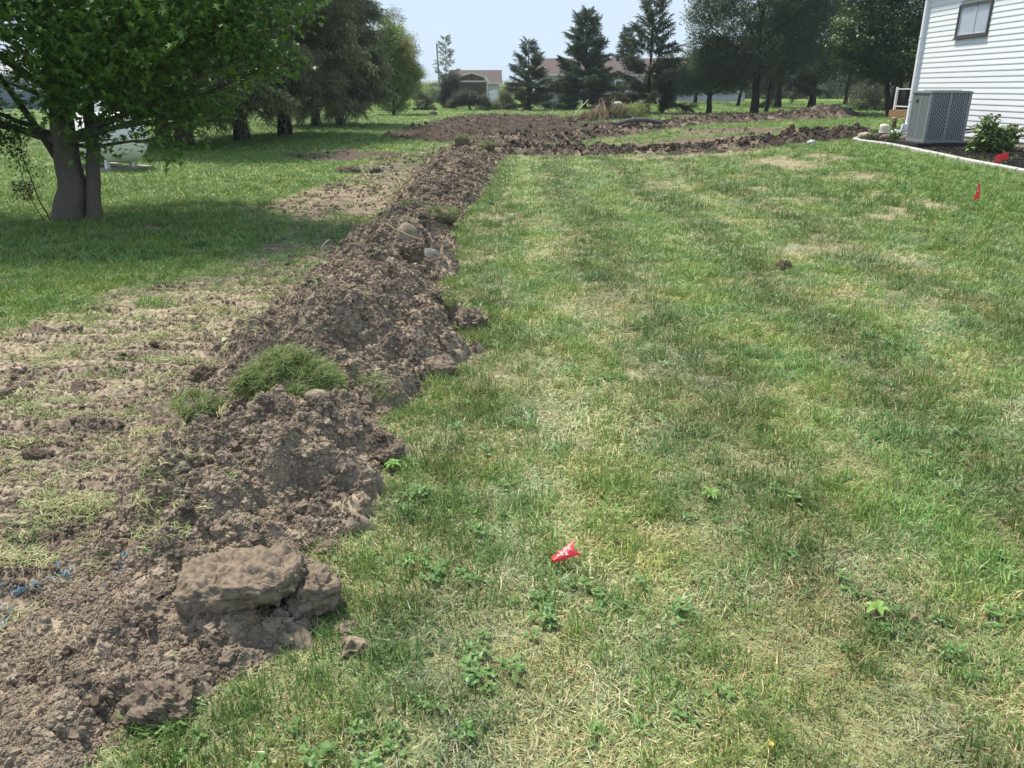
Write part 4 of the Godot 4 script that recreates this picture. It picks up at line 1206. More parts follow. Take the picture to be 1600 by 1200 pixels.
# ---------------------------------------------------------------- the white house and its bed
func build_house() -> void:
	var white := mat(Color(0.785, 0.815, 0.865), 0.45, 0.4)
	var h := thing("white_house", "white house with horizontal siding and a small dark framed window at the right edge", "house", Vector3(10.4, 0.28, 0))
	var z0 := -21.7
	var z1 := -8.0
	var b0 := 0.19            # where the siding starts over the house's base
	var step := 0.1165
	var win := [2.31, 3.02, -20.13, -18.79]    # y0 y1 z0 z1
	var wallm := mat(Color(0.7, 0.7, 0.7), 0.8)
	obj("wall", bx(Vector3(0.02, -0.1, z0 + 0.02), Vector3(8.0, b0 + step * 30, z1)), wallm, h)
	obj("foundation", bx(Vector3(0.0, -0.12, z0 + 0.01), Vector3(0.02, b0 + 0.01, z1)), textured(Color(0.52, 0.46, 0.36), 0.9, 0.35), h)
	var variants := []
	for i in 3: variants.append(mat(Color(0.785, 0.815, 0.865) * [1.0, 0.985, 1.012][i], 0.42, 0.4))
	for i in 30:
		var y := b0 + i * step
		var spans := [[z0 + 0.1, z1]]
		if y + step > win[0] and y < win[1]: spans = [[z0 + 0.1, win[2] - 0.002], [win[3] + 0.002, z1]]
		var cut := []
		for s in spans:
			var zc := rf(-20.5, -12.5)
			if s[1] - s[0] > 3.0 and zc > s[0] + 0.8 and zc < s[1] - 0.8:
				cut.append([s[0], zc - 0.0015]); cut.append([zc + 0.0015, s[1]])
			else: cut.append(s)
		for s in cut:
			var m := MB.new()
			var wav := 0.0
			var prof := [Vector2(0.019, y - 0.009), Vector2(-0.012, y - 0.009), Vector2(-0.013, y + 0.006), Vector2(-0.002, y + step - 0.004), Vector2(0.019, y + step - 0.004)]
			for k in 5:
				var p: Vector2 = prof[k]
				var q: Vector2 = prof[(k + 1) % 5]
				m.quad(Vector3(p.x, p.y, s[0]), Vector3(q.x, q.y, s[0]), Vector3(q.x, q.y, s[1]), Vector3(p.x, p.y, s[1]))
			for k in range(1, 4):
				m.tri(Vector3(prof[0].x, prof[0].y, s[1]), Vector3(prof[k].x, prof[k].y, s[1]), Vector3(prof[k + 1].x, prof[k + 1].y, s[1]))
				m.tri(Vector3(prof[0].x, prof[0].y, s[0]), Vector3(prof[k + 1].x, prof[k + 1].y, s[0]), Vector3(prof[k].x, prof[k].y, s[0]))
			obj("siding_board", m.mesh(), variants[rng.randi() % 3], h)
	obj("corner_board", bx(Vector3(-0.028, b0 - 0.02, z0 - 0.03), Vector3(0.07, b0 + step * 30, z0 + 0.1)), white, h)
	# rainwater pipe at the far corner
	var dm := MB.new()
	dm.box(Vector3(-0.105, 0.16, z0 + 0.0), Vector3(-0.03, 3.42, z0 + 0.085))
	dm.box(Vector3(-0.20, 0.02, z0 - 0.01), Vector3(-0.10, 0.34, z0 + 0.09))
	dm.box(Vector3(-0.115, 0.9, z0 - 0.008), Vector3(-0.028, 0.93, z0 + 0.093))
	dm.box(Vector3(-0.115, 2.4, z0 - 0.008), Vector3(-0.028, 2.43, z0 + 0.093))
	obj("downspout", dm.mesh(), white, h)
	# window
	var frame := mat(Color(0.055, 0.055, 0.06), 0.4, 0.5)
	var w := Node3D.new()
	w.name = "window"
	h.add_child(w)
	var fm := MB.new()
	var f := 0.055
	fm.box(Vector3(-0.045, win[0], win[2]), Vector3(0.02, win[0] + f, win[3]))
	fm.box(Vector3(-0.045, win[1] - f, win[2]), Vector3(0.02, win[1], win[3]))
	fm.box(Vector3(-0.044, win[0] + f, win[2]), Vector3(0.02, win[1] - f, win[2] + f))
	fm.box(Vector3(-0.044, win[0] + f, win[3] - f), Vector3(0.02, win[1] - f, win[3]))
	obj("frame", fm.mesh(), frame, w)
	obj("sill", bx(Vector3(-0.065, win[0] - 0.03, win[2] - 0.01), Vector3(-0.02, win[0] - 0.001, win[3] + 0.01)), frame, w)
	var inner := MB.new()
	var cz: float = (win[2] + win[3]) / 2 + 0.04
	for e in [[win[2] + f, win[2] + f + 0.022], [cz - 0.012, cz + 0.012], [win[3] - f - 0.022, win[3] - f]]:
		inner.box(Vector3(-0.02, win[0] + f, e[0]), Vector3(0.004, win[1] - f, e[1]))
	inner.box(Vector3(-0.019, win[0] + f, win[2] + f + 0.022), Vector3(0.003, win[0] + f + 0.02, win[3] - f - 0.022))
	inner.box(Vector3(-0.019, win[1] - f - 0.02, win[2] + f + 0.022), Vector3(0.003, win[1] - f, win[3] - f - 0.022))
	obj("sash", inner.mesh(), mat(Color(0.62, 0.64, 0.68), 0.5), w)
	var glass := StandardMaterial3D.new()
	glass.transparency = BaseMaterial3D.TRANSPARENCY_ALPHA
	glass.albedo_color = Color(0.8, 0.85, 0.9, 0.12)
	glass.roughness = 0.03
	glass.metallic_specular = 0.9
	obj("pane", bx(Vector3(-0.012, win[0] + f, win[2] + f), Vector3(-0.007, win[1] - f, win[3] - f)), glass, w)
	obj("blind", bx(Vector3(0.006, win[0] + f, win[2] + f), Vector3(0.012, win[1] - f, win[3] - f)), mat(Color(0.50, 0.53, 0.62), 0.7), w)
	# eave, gutter, roof
	var ytop := b0 + step * 30
	obj("soffit", bx(Vector3(-0.14, ytop, z0 - 0.3), Vector3(8.0, ytop + 0.02, z1)), white, h)
	var gm := MB.new()
	gm.box(Vector3(-0.25, ytop + 0.0, z0 - 0.32), Vector3(-0.142, ytop + 0.12, z1))
	obj("gutter", gm.mesh(), white, h)
	var rm := MB.new()
	var a := Vector3(-0.24, ytop + 0.13, z0 - 0.35)
	var b := Vector3(4.2, ytop + 1.9, z0 - 0.35)
	var c := Vector3(8.4, ytop + 0.1, z0 - 0.35)
	var dz := Vector3(0, 0, z1 - z0 + 0.35)
	var up := Vector3(0, 0.12, 0)
	rm.quad(a, b, b + dz, a + dz); rm.quad(b, c, c + dz, b + dz); rm.quad(a + up, a + up + dz, b + dz + up, b + up); rm.quad(b + up, b + up + dz, c + up + dz, c + up)
	rm.quad(a, a + up, b + up, b); rm.quad(b, b + up, c + up, c); rm.quad(a, a + dz, a + dz + up, a + up)
	rm.tri(Vector3(0, ytop, z0 + 0.02), Vector3(8, ytop, z0 + 0.02), b + Vector3(0, 0, 0.37))
	obj("roof", rm.mesh(), mat(Color(0.10, 0.09, 0.085), 0.9), h)

	# planting bed
	var mm := MB.new()
	var tri := Geometry2D.triangulate_polygon(bed)
	for i in range(0, tri.size(), 3):
		var t := []
		for k in 3: t.append(Vector3(bed[tri[i + k]].x, 0, bed[tri[i + k]].y))
		mm.tri(bed_y(t[0]), bed_y(t[1]), bed_y(t[2]))
	tag(obj("mulch_bed", mm.mesh(), textured(Color(0.035, 0.032, 0.032), 0.95, 1.4)), "dark mulch bed between the curved edging and the white house", "", "", "structure")
	var chip := MB.new()
	chip.box(Vector3(-0.5, -0.12, -0.25), Vector3(0.5, 0.12, 0.25))
	var cx := []
	var cc := []
	while cx.size() < 9000:
		var p := Vector2(rf(8.1, 10.4), rf(-22.0, -12.6))
		if not in_bed(p.x, p.y): continue
		var s := rf(0.015, 0.04)
		cx.append(Transform3D(rand_basis(s), bed_y(Vector3(p.x, 0, p.y)) + Vector3.UP * rf(0, 0.012)))
		var g := rf(0.02, 0.07) if rng.randf() > 0.03 else 0.2
		cc.append(Color(g, g * 0.94, g * 0.92))
	tag(instances("mulch", chip.mesh(), vmat(0.95, 0.15), cx, cc), "dark shredded mulch covering the bed beside the house", "mulch", "", "stuff")
	# edging: poured kerb of blocks cut by shallow joints
	var e := thing("garden_edging", "pale curved concrete edging between the lawn and the mulch bed", "edging")
	var curve := Curve3D.new()
	for p in EDGE: curve.add_point(Vector3(p[0], 0, p[1]))
	var L := curve.get_baked_length()
	var em := textured(Color(0.58, 0.57, 0.55), 0.9, 0.6)
	var nseg := 16
	for i in nseg:
		var sm := MB.new()
		var last := []
		for k in 4:
			var o := L * (i + 0.015 + 0.97 * k / 3.0) / nseg
			var p := smooth_edge(o / L)
			var q := smooth_edge(minf(o / L + 0.005, 1.0))
			var q0 := smooth_edge(maxf(o / L - 0.005, 0.0))
			var d := (q - q0).normalized()
			var s := d.cross(Vector3.UP)
			var y := terr(p.x, p.z)
			var prof := [[-0.075, -0.05], [-0.07, 0.045], [-0.045, 0.07], [0.03, 0.075], [0.07, 0.055], [0.075, -0.05]]
			var ring := []
			for w2 in prof: ring.append(Vector3(p.x, y + w2[1], p.z) + s * w2[0])
			if last:
				for w3 in 5: sm.quad(last[w3], ring[w3], ring[w3 + 1], last[w3 + 1])
			if k == 0 or k == 3:
				for w3 in range(1, 5): sm.tri(ring[0], ring[w3], ring[w3 + 1])
			last = ring
		obj("edging_block", sm.mesh(), em, e)

const EDGE := [[10.3, -22.3], [9.3, -21.5], [8.62, -20.6], [8.38, -19.9], [8.42, -19.2], [8.45, -18.5], [8.36, -17.4], [8.2, -16.2], [8.08, -14.8], [8.16, -13.7], [8.35, -12.4]]
func smooth_edge(t: float) -> Vector3:
	var f := t * (EDGE.size() - 1)
	var i := clampi(int(f), 0, EDGE.size() - 2)
	var u := f - i
	var g := func(k: int) -> Vector3:
		var e: Array = EDGE[clampi(k, 0, EDGE.size() - 1)]
		return Vector3(e[0], 0, e[1])
	var p0: Vector3 = g.call(i - 1)
	return (g.call(i) as Vector3).cubic_interpolate(g.call(i + 1), p0, g.call(i + 2), u)

func bed_y(p: Vector3) -> Vector3:
	return Vector3(p.x, terr(p.x, p.z) + 0.03 + 0.045 * ss((p.x - 8.4) / 1.5), p.z)

func textured(c: Color, rough := 0.9, relief := 0.5) -> StandardMaterial3D:
	var m := mat(c, rough, 0.2)
	m.albedo_texture = mats.grain
	m.uv1_triplanar = true
	m.uv1_world_triplanar = true
	m.uv1_scale = Vector3.ONE * 1.5
	m.heightmap_enabled = true
	m.heightmap_texture = mats.grain
	m.heightmap_scale = relief
	return m

func build_ac() -> void:
	var y := 0.33
	var body := mat(Color(0.23, 0.25, 0.27), 0.5, 0.4)
	var a := thing("air_conditioner", "large grey outdoor air conditioner with perforated panels on a black pad beside the house", "air conditioner", Vector3(9.19, y + 0.085, -17.92))
	var pad := obj("equipment_pad", bevel_box(Vector3(1.14, 0.085, 1.04), 0.012), mat(Color(0.028, 0.028, 0.03), 0.75), null)
	pad.position = Vector3(9.15, y, -17.9)
	tag(pad, "flat black pad under the grey air conditioner", "pad")
	var w := 0.43
	var d := 0.40
	var H := 1.02
	obj("base_pan", bx(Vector3(-w - 0.005, 0.0, -d - 0.005), Vector3(w + 0.005, 0.05, d + 0.005)), body, a)
	var tm := MB.new()
	tm.box(Vector3(-w - 0.012, H - 0.035, -d - 0.012), Vector3(w + 0.012, H, d + 0.012))
	tm.box(Vector3(-w * 0.93, H, -d * 0.93), Vector3(w * 0.93, H + 0.012, d * 0.93))
	obj("top_cover", tm.mesh(), body, a)
	var gm := MB.new()
	for k in 7:
		var r := 0.06 + k * 0.05
		var path := []
		var rad := []
		for i in 33:
			path.append(Vector3(cos(TAU * i / 32.0) * r, H + 0.022, sin(TAU * i / 32.0) * r)); rad.append(0.004)
		gm.tube(path, rad, 4)
	for k in 12: gm.tube([Vector3(0, H + 0.026, 0), Vector3(cos(TAU * k / 12.0), 0, sin(TAU * k / 12.0)) * 0.37 + Vector3.UP * (H + 0.026)], [0.003, 0.003], 4)
	obj("fan_grille", gm.mesh(), mat(Color(0.03, 0.03, 0.032), 0.5), a)
	obj("coil", bx(Vector3(-w + 0.05, 0.05, -d + 0.05), Vector3(w - 0.09, H - 0.04, d - 0.05)), mat(Color(0.045, 0.047, 0.05), 0.6, 0.5, 0.4), a)
	for s in [[-1, -1], [-1, 1], [1, -1], [1, 1]]:
		var pm := MB.new()
		var px: float = s[0] * w
		var pz: float = s[1] * d
		pm.box(Vector3(minf(px, px - s[0] * 0.055), 0.05, minf(pz, pz - s[1] * 0.055)), Vector3(maxf(px, px - s[0] * 0.055), H - 0.035, maxf(pz, pz - s[1] * 0.055)))
		obj("corner_post", pm.mesh(), body, a)
	# perforated panels: bars with staggered bridges, two to a side
	for side in 4:
		var half := w if side % 2 == 0 else d
		var off := d if side % 2 == 0 else w
		var turn := Transform3D(Basis(Vector3.UP, [0.0, PI / 2, PI, -PI / 2][side]), Vector3.ZERO)
		obj("panel_mullion", bx(Vector3(-0.022, 0.05, off - 0.018), Vector3(0.022, H - 0.035, off - 0.002)), body, a, turn)
		for p in 2:
			var x0 := -half + 0.055 if p == 0 else 0.022
			var x1 := -0.022 if p == 0 else half - 0.055
			var m := MB.new()
			var n := 9
			var st := (x1 - x0) / n
			for i in n + 1:
				m.box(Vector3(x0 + i * st - 0.0075, 0.05, off - 0.016), Vector3(x0 + i * st + 0.0075, H - 0.035, off - 0.006))
			var rows := 12
			for i in n:
				for r in rows:
					var yy := 0.07 + (H - 0.12) * (r + (0.5 if i % 2 else 0.0)) / rows
					var hb := 0.014
					m.box(Vector3(x0 + i * st + 0.0075, yy, off - 0.015), Vector3(x0 + (i + 1) * st - 0.0075, yy + hb * 1.6, off - 0.007))
			obj("louver_panel", m.mesh(), body, a, turn)
	obj("badge", bx(Vector3(-w - 0.004, 0.80, -0.20), Vector3(-w + 0.004, 0.855, -0.11)), mat(Color(0.015, 0.015, 0.017), 0.4), a)
	var lm := MB.new()
	limb(lm, Vector3(w, 0.25, d - 0.1), Vector3(1.2, 0.32, d - 0.2), 0.02, 0.02, 0.12, 6)
	limb(lm, Vector3(w, 0.18, d - 0.1), Vector3(1.2, 0.24, d - 0.15), 0.012, 0.012, 0.12, 6)
	obj("refrigerant_line", lm.mesh(), mat(Color(0.02, 0.02, 0.02), 0.8), a)

	# plants and things in the bed
	var lm2 := vmat(0.5, 0.35, Color(0.4, 0.4, 0.4))
	var big := leaf_cluster(9, 0.42, false, Color(0.95, 0.95, 0.9), Color(1.1, 1.1, 1.0))
	var hue := [Color(0.08, 0.14, 0.045), Color(0.22, 0.30, 0.11)]
	shrub("hydrangea", "leafy green bush in the mulch right of the air conditioner", "bush", Vector3(9.35, 0.32, -15.95), [[-0.18, 0.34, 0.05, 0.16], [-0.22, 0.54, 0, 0.12], [0.0, 0.2, 0.1, 0.18], [0.28, 0.28, 0.05, 0.15], [0.24, 0.42, 0, 0.09], [-0.3, 0.18, 0, 0.13], [0.12, 0.12, 0.1, 0.16]], 190, 0.24, big, lm2, hue)
	shrub("hydrangea", "leafy green bush cut by the right edge of the picture beside a red flag", "bush", Vector3(9.62, 0.32, -14.4), [[-0.1, 0.32, 0.05, 0.2], [0.2, 0.42, 0, 0.22], [0.3, 0.2, 0.1, 0.24], [-0.22, 0.16, 0.1, 0.14]], 190, 0.26, big, lm2, hue)
	var lily := thing("daylily", "clump of strap leaves with pale flowers left of the air conditioner", "plant", Vector3(8.98, 0.3, -19.3))
	obj("leaf", tuft(46, 0.1, 0.3, 0.55, 0.15, 1.0, 0.022, Color(0.08, 0.16, 0.04), Color(0.16, 0.26, 0.07), 0.04), lm2, lily)
	var fl := MB.new()
	for i in 9:
		var p := Vector3(rf(-0.25, 0.2), rf(0.35, 0.56), rf(-0.1, 0.1))
		for k in 5:
			var q := Basis(Vector3.UP, TAU * k / 5.0)
			fl.tri(p, p + q * Vector3(0.035, 0.02, 0.012), p + q * Vector3(0.035, 0.02, -0.012), Color(0.75, 0.74, 0.6))
	obj("flower", fl.mesh(), vmat(0.6), lily)
	var l2 := lily.duplicate() as Node3D
	l2.name = "daylily_001"
	add_child(l2)
	l2.position = Vector3(8.75, 0.3, -20.1)
	l2.scale = Vector3(0.7, 0.6, 0.7)
	l2.rotation.y = 2.0
	l2.set_meta("label", "thin small clump of strap leaves left of the larger flowering clump")
	var st := textured(Color(0.42, 0.36, 0.27), 0.9, 0.3)
	for s in [[8.72, -20.35, Vector3(0.2, 0.12, 0.14), "pale rounded tan rock inside the tip of the planting bed", Color(0.46, 0.40, 0.31)], [9.06, -20.0, Vector3(0.13, 0.09, 0.1), "smaller brown rock between the pale rock and the flower clump", Color(0.26, 0.19, 0.13)], [9.35, -19.5, Vector3(0.16, 0.1, 0.12), "grey brown rock tucked behind the flower clump in the bed", Color(0.25, 0.22, 0.18)]]:
		var o := obj("rock", lump(s[2], 90 + int(s[0] * 100), 0.2, 0.85, 24, 14, 1.2), textured(s[4], 0.9, 0.3))
		o.position = Vector3(s[0], 0.36, s[1])
		tag(o, s[3], "rock")
	var pot := thing("planter", "pale urn shaped planter with a yellow green top standing on the grass behind the bed", "planter", Vector3(9.95, 0.26, -22.1))
	pot.scale = Vector3.ONE * 0.75
	var pm := MB.new()
	var prof := [[0.0, 0.16], [0.05, 0.19], [0.2, 0.15], [0.26, 0.13], [0.3, 0.15]]
	lathe(pm, prof, 14)
	obj("base", pm.mesh(true), mat(Color(0.10, 0.12, 0.10), 0.7), pot)
	var pm2 := MB.new()
	lathe(pm2, [[0.16, 0.165], [0.26, 0.15], [0.36, 0.165], [0.44, 0.14], [0.47, 0.06], [0.47, 0.0]], 14)
	obj("bowl", pm2.mesh(true), mat(Color(0.6, 0.6, 0.5), 0.7), pot)
	obj("plant", tuft(24, 0.06, 0.1, 0.2, 0.2, 1.1, 0.02, Color(0.3, 0.38, 0.08), Color(0.4, 0.45, 0.12), 0.0), lm2, pot, Transform3D(Basis(), Vector3(0, 0.45, 0)))
	var bagm := mat(Color(0.72, 0.73, 0.74), 0.5)
	var bag := obj("plastic_bag", lump(Vector3(0.24, 0.12, 0.14), 77, 0.3, 0.8, 22, 12, 1.6), bagm)
	bag.position = Vector3(10.3, 0.33, -22.05)
	tag(bag, "crumpled white bag beside the pale planter", "bag")
	for b in [[9.75, -24.3, 0.9, 0.5, "white board lying nearest the planter on the grass"], [9.4, -24.7, 0.8, 0.62, "second white board lying behind the end of the dark dirt ridge"], [9.0, -24.2, 0.6, 0.1, "short pale board lying left of the white boards"]]:
		var o := obj("board", bevel_box(Vector3(b[2], 0.025, 0.12), 0.004), mat(Color(0.7, 0.7, 0.68), 0.6))
		o.position = Vector3(b[0], 0.32, b[1])
		o.rotation = Vector3(0, -b[3], 0.06)
		tag(o, b[4], "board")
	var wr := obj("white_rock", lump(Vector3(0.11, 0.06, 0.07), 31, 0.3, 0.8, 20, 12), mat(Color(0.5, 0.55, 0.55), 0.7))
	wr.position = Vector3(6.83, 0.33, -18.75)
	wr.rotation.y = 0.5
	tag(wr, "whitish lump on the lawn edge in front of the near dirt ridge", "rock")
	var pc := obj("post_stub", lump(Vector3(0.075, 0.14, 0.06), 33, 0.2, 0.7, 16, 12), mat(Color(0.13, 0.095, 0.065), 0.9))
	pc.position = Vector3(6.9, surf(6.9, -20.4) + 0.09, -20.4)
	tag(pc, "upright brown sod chunk standing on the near dirt ridge", "dirt clod")

	# deck behind the house
	var dk := thing("wooden_deck", "small wooden deck with white railing behind the far corner of the house", "deck", Vector3(0, 0.28, 0))
	var wood := textured(Color(0.35, 0.22, 0.13), 0.85, 0.1)
	for i in 10: obj("deck_board", bx(Vector3(11.65 + i * 0.145, 0.56, -25.6), Vector3(11.65 + i * 0.145 + 0.135, 0.60, -22.1)), wood, dk)
	obj("rim_joist", bx(Vector3(11.6, 0.36, -25.62), Vector3(11.64, 0.595, -22.1)), wood, dk)
	obj("rim_joist", bx(Vector3(11.645, 0.36, -22.095), Vector3(13.1, 0.555, -22.06)), wood, dk)
	for z in [-25.5, -24.0, -22.3]:
		obj("leg", bx(Vector3(11.7, -0.05, z), Vector3(11.79, 0.36, z + 0.09)), wood, dk)
		obj("post", bx(Vector3(11.65, 0.6, z), Vector3(11.71, 1.25, z + 0.06)), mat(Color(0.75, 0.76, 0.78), 0.5), dk)
	obj("rail", bx(Vector3(11.66, 1.18, -25.4), Vector3(11.70, 1.21, -22.3)), mat(Color(0.75, 0.76, 0.78), 0.5), dk)
	obj("rail", bx(Vector3(11.66, 0.69, -25.4), Vector3(11.70, 0.72, -22.3)), mat(Color(0.75, 0.76, 0.78), 0.5), dk)
	for i in 22: obj("baluster", bx(Vector3(11.685, 0.73, -25.35 + i * 0.14), Vector3(11.705, 1.16, -25.33 + i * 0.14)), mat(Color(0.02, 0.02, 0.02), 0.5), dk)

func lathe(m: MB, prof: Array, n: int, c := Color.WHITE) -> void:      # [[y, r], ...]
	for i in prof.size() - 1:
		for k in n:
			var a := TAU * k / n
			var b := TAU * (k + 1) / n
			var p := [Vector3(cos(a) * prof[i][1], prof[i][0], sin(a) * prof[i][1]), Vector3(cos(b) * prof[i][1], prof[i][0], sin(b) * prof[i][1]), Vector3(cos(b) * prof[i + 1][1], prof[i + 1][0], sin(b) * prof[i + 1][1]), Vector3(cos(a) * prof[i + 1][1], prof[i + 1][0], sin(a) * prof[i + 1][1])]
			m.quad(p[0], p[1], p[2], p[3], c)

# ---------------------------------------------------------------- far things
func build_far() -> void:
	# propane tank
	var t := thing("propane_tank", "white horizontal propane tank on concrete pads behind the maple trunk", "tank", Vector3(-8.06, 0, -16.1), -0.6)
	var m := MB.new()
	var prof := []
	for i in 9: prof.append([-0.8 - 0.36 * cos(PI / 2 * i / 8.0), 0.47 * sin(PI / 2 * i / 8.0)])
	for i in 9: prof.append([0.8 + 0.36 * sin(PI / 2 * i / 8.0), 0.47 * cos(PI / 2 * i / 8.0)])
	lathe(m, prof, 36)
	var lay := Transform3D(Basis(Vector3.BACK, PI / 2), Vector3(0, 0.62, 0))
	var wm := mat(Color(0.78, 0.78, 0.77), 0.4, 0.45)
	obj("shell", m.mesh(true), wm, t, lay)
	var dm := MB.new()
	lathe(dm, [[0.0, 0.24], [0.12, 0.24], [0.19, 0.2], [0.22, 0.1], [0.225, 0.0]], 20)
	obj("valve_dome", dm.mesh(true), wm, t, Transform3D(Basis(), Vector3(0, 1.06, 0)))
	for x in [-0.55, 0.55]:
		for z in [-0.25, 0.25]: obj("leg", bx(Vector3(x - 0.05, 0.05, z - 0.03), Vector3(x + 0.05, 0.32, z + 0.03)), wm, t)
		obj("concrete_pad", bx(Vector3(x - 0.22, -0.02, -0.55), Vector3(x + 0.22, 0.06, 0.55)), textured(Color(0.5, 0.48, 0.44), 0.9, 0.2), t)

	# gambrel shed
	var s := thing("garden_shed", "small brown barn shaped shed with white trim and a gambrel roof", "shed", Vector3(-3.45, 0.0, -72.0))
	var brown := [mat(Color(0.105, 0.065, 0.05), 0.85), mat(Color(0.12, 0.076, 0.058), 0.85), mat(Color(0.092, 0.058, 0.046), 0.85)]
	var trim := mat(Color(0.62, 0.60, 0.57), 0.6)
	var top := [Vector2(-1.38, 1.85), Vector2(-1.05, 2.38), Vector2(0, 2.68), Vector2(1.05, 2.38), Vector2(1.38, 1.85)]
	for i in 11:
		var x0 := -1.33 + i * 0.242
		var y0 := gambrel(x0, top)
		var y1 := gambrel(x0 + 0.235, top)
		var pm := MB.new()
		var q := [Vector3(x0, 0.05, 0), Vector3(x0 + 0.235, 0.05, 0), Vector3(x0 + 0.235, y1, 0), Vector3(x0, y0, 0)]
		if x0 < 0 and x0 + 0.235 > 0: q[2].y = 2.66; q[3].y = 2.66
		var bk := Vector3(0, 0, -0.02)
		pm.quad(q[3], q[2], q[1], q[0]); pm.quad(q[0] + bk, q[1] + bk, q[2] + bk, q[3] + bk)
		for k in 4: pm.quad(q[k], q[(k + 1) % 4], q[(k + 1) % 4] + bk, q[k] + bk)
		obj("wall_plank", pm.mesh(), brown[i % 3], s)
	var sw := MB.new()
	sw.box(Vector3(1.31, 0.0, -3.6), Vector3(1.34, 1.84, -0.03)); sw.box(Vector3(-1.34, 0.0, -3.6), Vector3(-1.31, 1.84, -0.03)); sw.box(Vector3(-1.3, 0.0, -3.6), Vector3(1.3, 1.8, -3.57))
	obj("side_wall", sw.mesh(), mat(Color(0.36, 0.31, 0.27), 0.85), s)
	var rm := MB.new()
	var tb := MB.new()
	for i in 4:
		var a: Vector2 = top[i] * 1.03
		var b: Vector2 = top[i + 1] * 1.03
		var nrm := (b - a).orthogonal().normalized() * -0.05
		if nrm.y < 0: nrm = -nrm
		var p := [Vector3(a.x, a.y, 0.11), Vector3(b.x, b.y, 0.11), Vector3(b.x + nrm.x, b.y + nrm.y, 0.11), Vector3(a.x + nrm.x, a.y + nrm.y, 0.11)]
		var bk := Vector3(0, 0, -3.8)
		rm.quad(p[3], p[2], p[2] + bk, p[3] + bk); rm.quad(p[0], p[0] + bk, p[1] + bk, p[1]); rm.quad(p[0], p[1], p[2], p[3])
		var w := Vector3(-nrm.x, -nrm.y, 0) * 2.2
		tb.quad(p[3] + Vector3(0, 0, 0.02), p[2] + Vector3(0, 0, 0.02), p[1] + w + Vector3(0, 0, 0.02), p[0] + w + Vector3(0, 0, 0.02))
	obj("roof", rm.mesh(), mat(Color(0.36, 0.34, 0.32), 0.9), s)
	obj("roof_trim", tb.mesh(), trim, s)
	obj("trim_board", bx(Vector3(-1.2, 1.98, 0.003), Vector3(1.2, 2.1, 0.03)), trim, s)
	for x in [-1.36, 1.27]: obj("corner_board", bx(Vector3(x, 0.0, 0.003), Vector3(x + 0.09, 1.86, 0.03)), trim, s)
	obj("door", bx(Vector3(-0.62, 0.08, 0.004), Vector3(-0.006, 1.9, 0.028)), brown[2], s)
	obj("door", bx(Vector3(0.006, 0.08, 0.004), Vector3(0.62, 1.9, 0.028)), brown[2], s)

	# garage behind
	var g := thing("garage", "pale garage with a brown roof partly hidden behind the barn shaped shed", "garage", Vector3(-4.2, 0.0, -95.0))
	var lav := mat(Color(0.42, 0.41, 0.44), 0.8)
	var roofm := textured(Color(0.155, 0.125, 0.122), 0.95, 0.3)
	gable(g, 5.4, 6.0, 2.1, 3.35, lav, roofm)
	window_on(g, Vector3(1.0, 1.0, 0.0), 0.9, 0.75)
	var h := thing("ranch_house", "long low pale house with a mauve brown roof behind the spruces", "house", Vector3(12.2, 0.0, -80.0))
	gable(h, 20.0, 8.0, 2.75, 4.15, mat(Color(0.46, 0.45, 0.49), 0.8), roofm)
	for x in [-4.4, -1.9, 1.2, 4.5, 7.5]: window_on(h, Vector3(x, 1.0, 0.0), 0.9, 1.1)
	obj("door", bx(Vector3(-3.1, 0.1, 0.005), Vector3(-2.3, 2.1, 0.04)), mat(Color(0.6, 0.6, 0.62), 0.6), h)
	for x in [-7.9, -5.9, -2.0]: obj("roof_vent", bx(Vector3(x, 3.95, -3.5), Vector3(x + 0.3, 4.22, -3.2)), mat(Color(0.05, 0.045, 0.045), 0.8), h)

	# pale house far left behind the maple
	var f := thing("blue_grey_house", "blue grey building with a dark window glimpsed through the maple at the left edge", "house", Vector3(-37.6, 0.0, -62.0))
	gable(f, 5.6, 5.0, 2.5, 3.7, mat(Color(0.16, 0.19, 0.25), 0.8), mat(Color(0.4, 0.4, 0.4), 0.9))
	window_on(f, Vector3(1.6, 1.35, 0.0), 1.1, 0.75)
	obj("corner_board", bx(Vector3(2.5, 0.0, 0.006), Vector3(2.84, 2.48, 0.05)), trim, f)

	# fence by the ranch house
	var fe := thing("picket_fence", "short dark picket fence with white foot boards before the ranch house", "fence", Vector3(4.3, 0.0, -74.0))
	var dark := mat(Color(0.05, 0.05, 0.055), 0.7)
	for i in 17: obj("picket", bx(Vector3(-1.3 + i * 0.165, 0.12, 0), Vector3(-1.3 + i * 0.165 + 0.055, 1.15 if i % 4 else 1.3, 0.03)), dark, fe)
	obj("rail", bx(Vector3(-1.35, 0.3, -0.035), Vector3(1.45, 0.36, -0.002)), dark, fe)
	obj("rail", bx(Vector3(-1.35, 0.95, -0.035), Vector3(1.45, 1.01, -0.002)), dark, fe)
	obj("foot_board", bx(Vector3(-1.35, 0.0, -0.02), Vector3(1.45, 0.11, 0.05)), mat(Color(0.66, 0.66, 0.64), 0.7), fe)
	var wp := thing("garden_table", "small white garden table glimpsed behind the dark picket fence", "table", Vector3(4.55, 0.0, -75.2))
	var wht := mat(Color(0.7, 0.7, 0.72), 0.6)
	obj("table_top", bevel_box(Vector3(1.1, 0.05, 0.6), 0.01), wht, wp, Transform3D(Basis(), Vector3(0, 0.85, 0)))
	for x in [-0.45, 0.45]:
		for z in [-0.22, 0.22]: obj("leg", bx(Vector3(x - 0.03, 0, z - 0.03), Vector3(x + 0.03, 0.85, z + 0.03)), wht, wp)
	obj("shelf", bevel_box(Vector3(1.0, 0.04, 0.5), 0.01), wht, wp, Transform3D(Basis(), Vector3(0, 0.45, 0)))

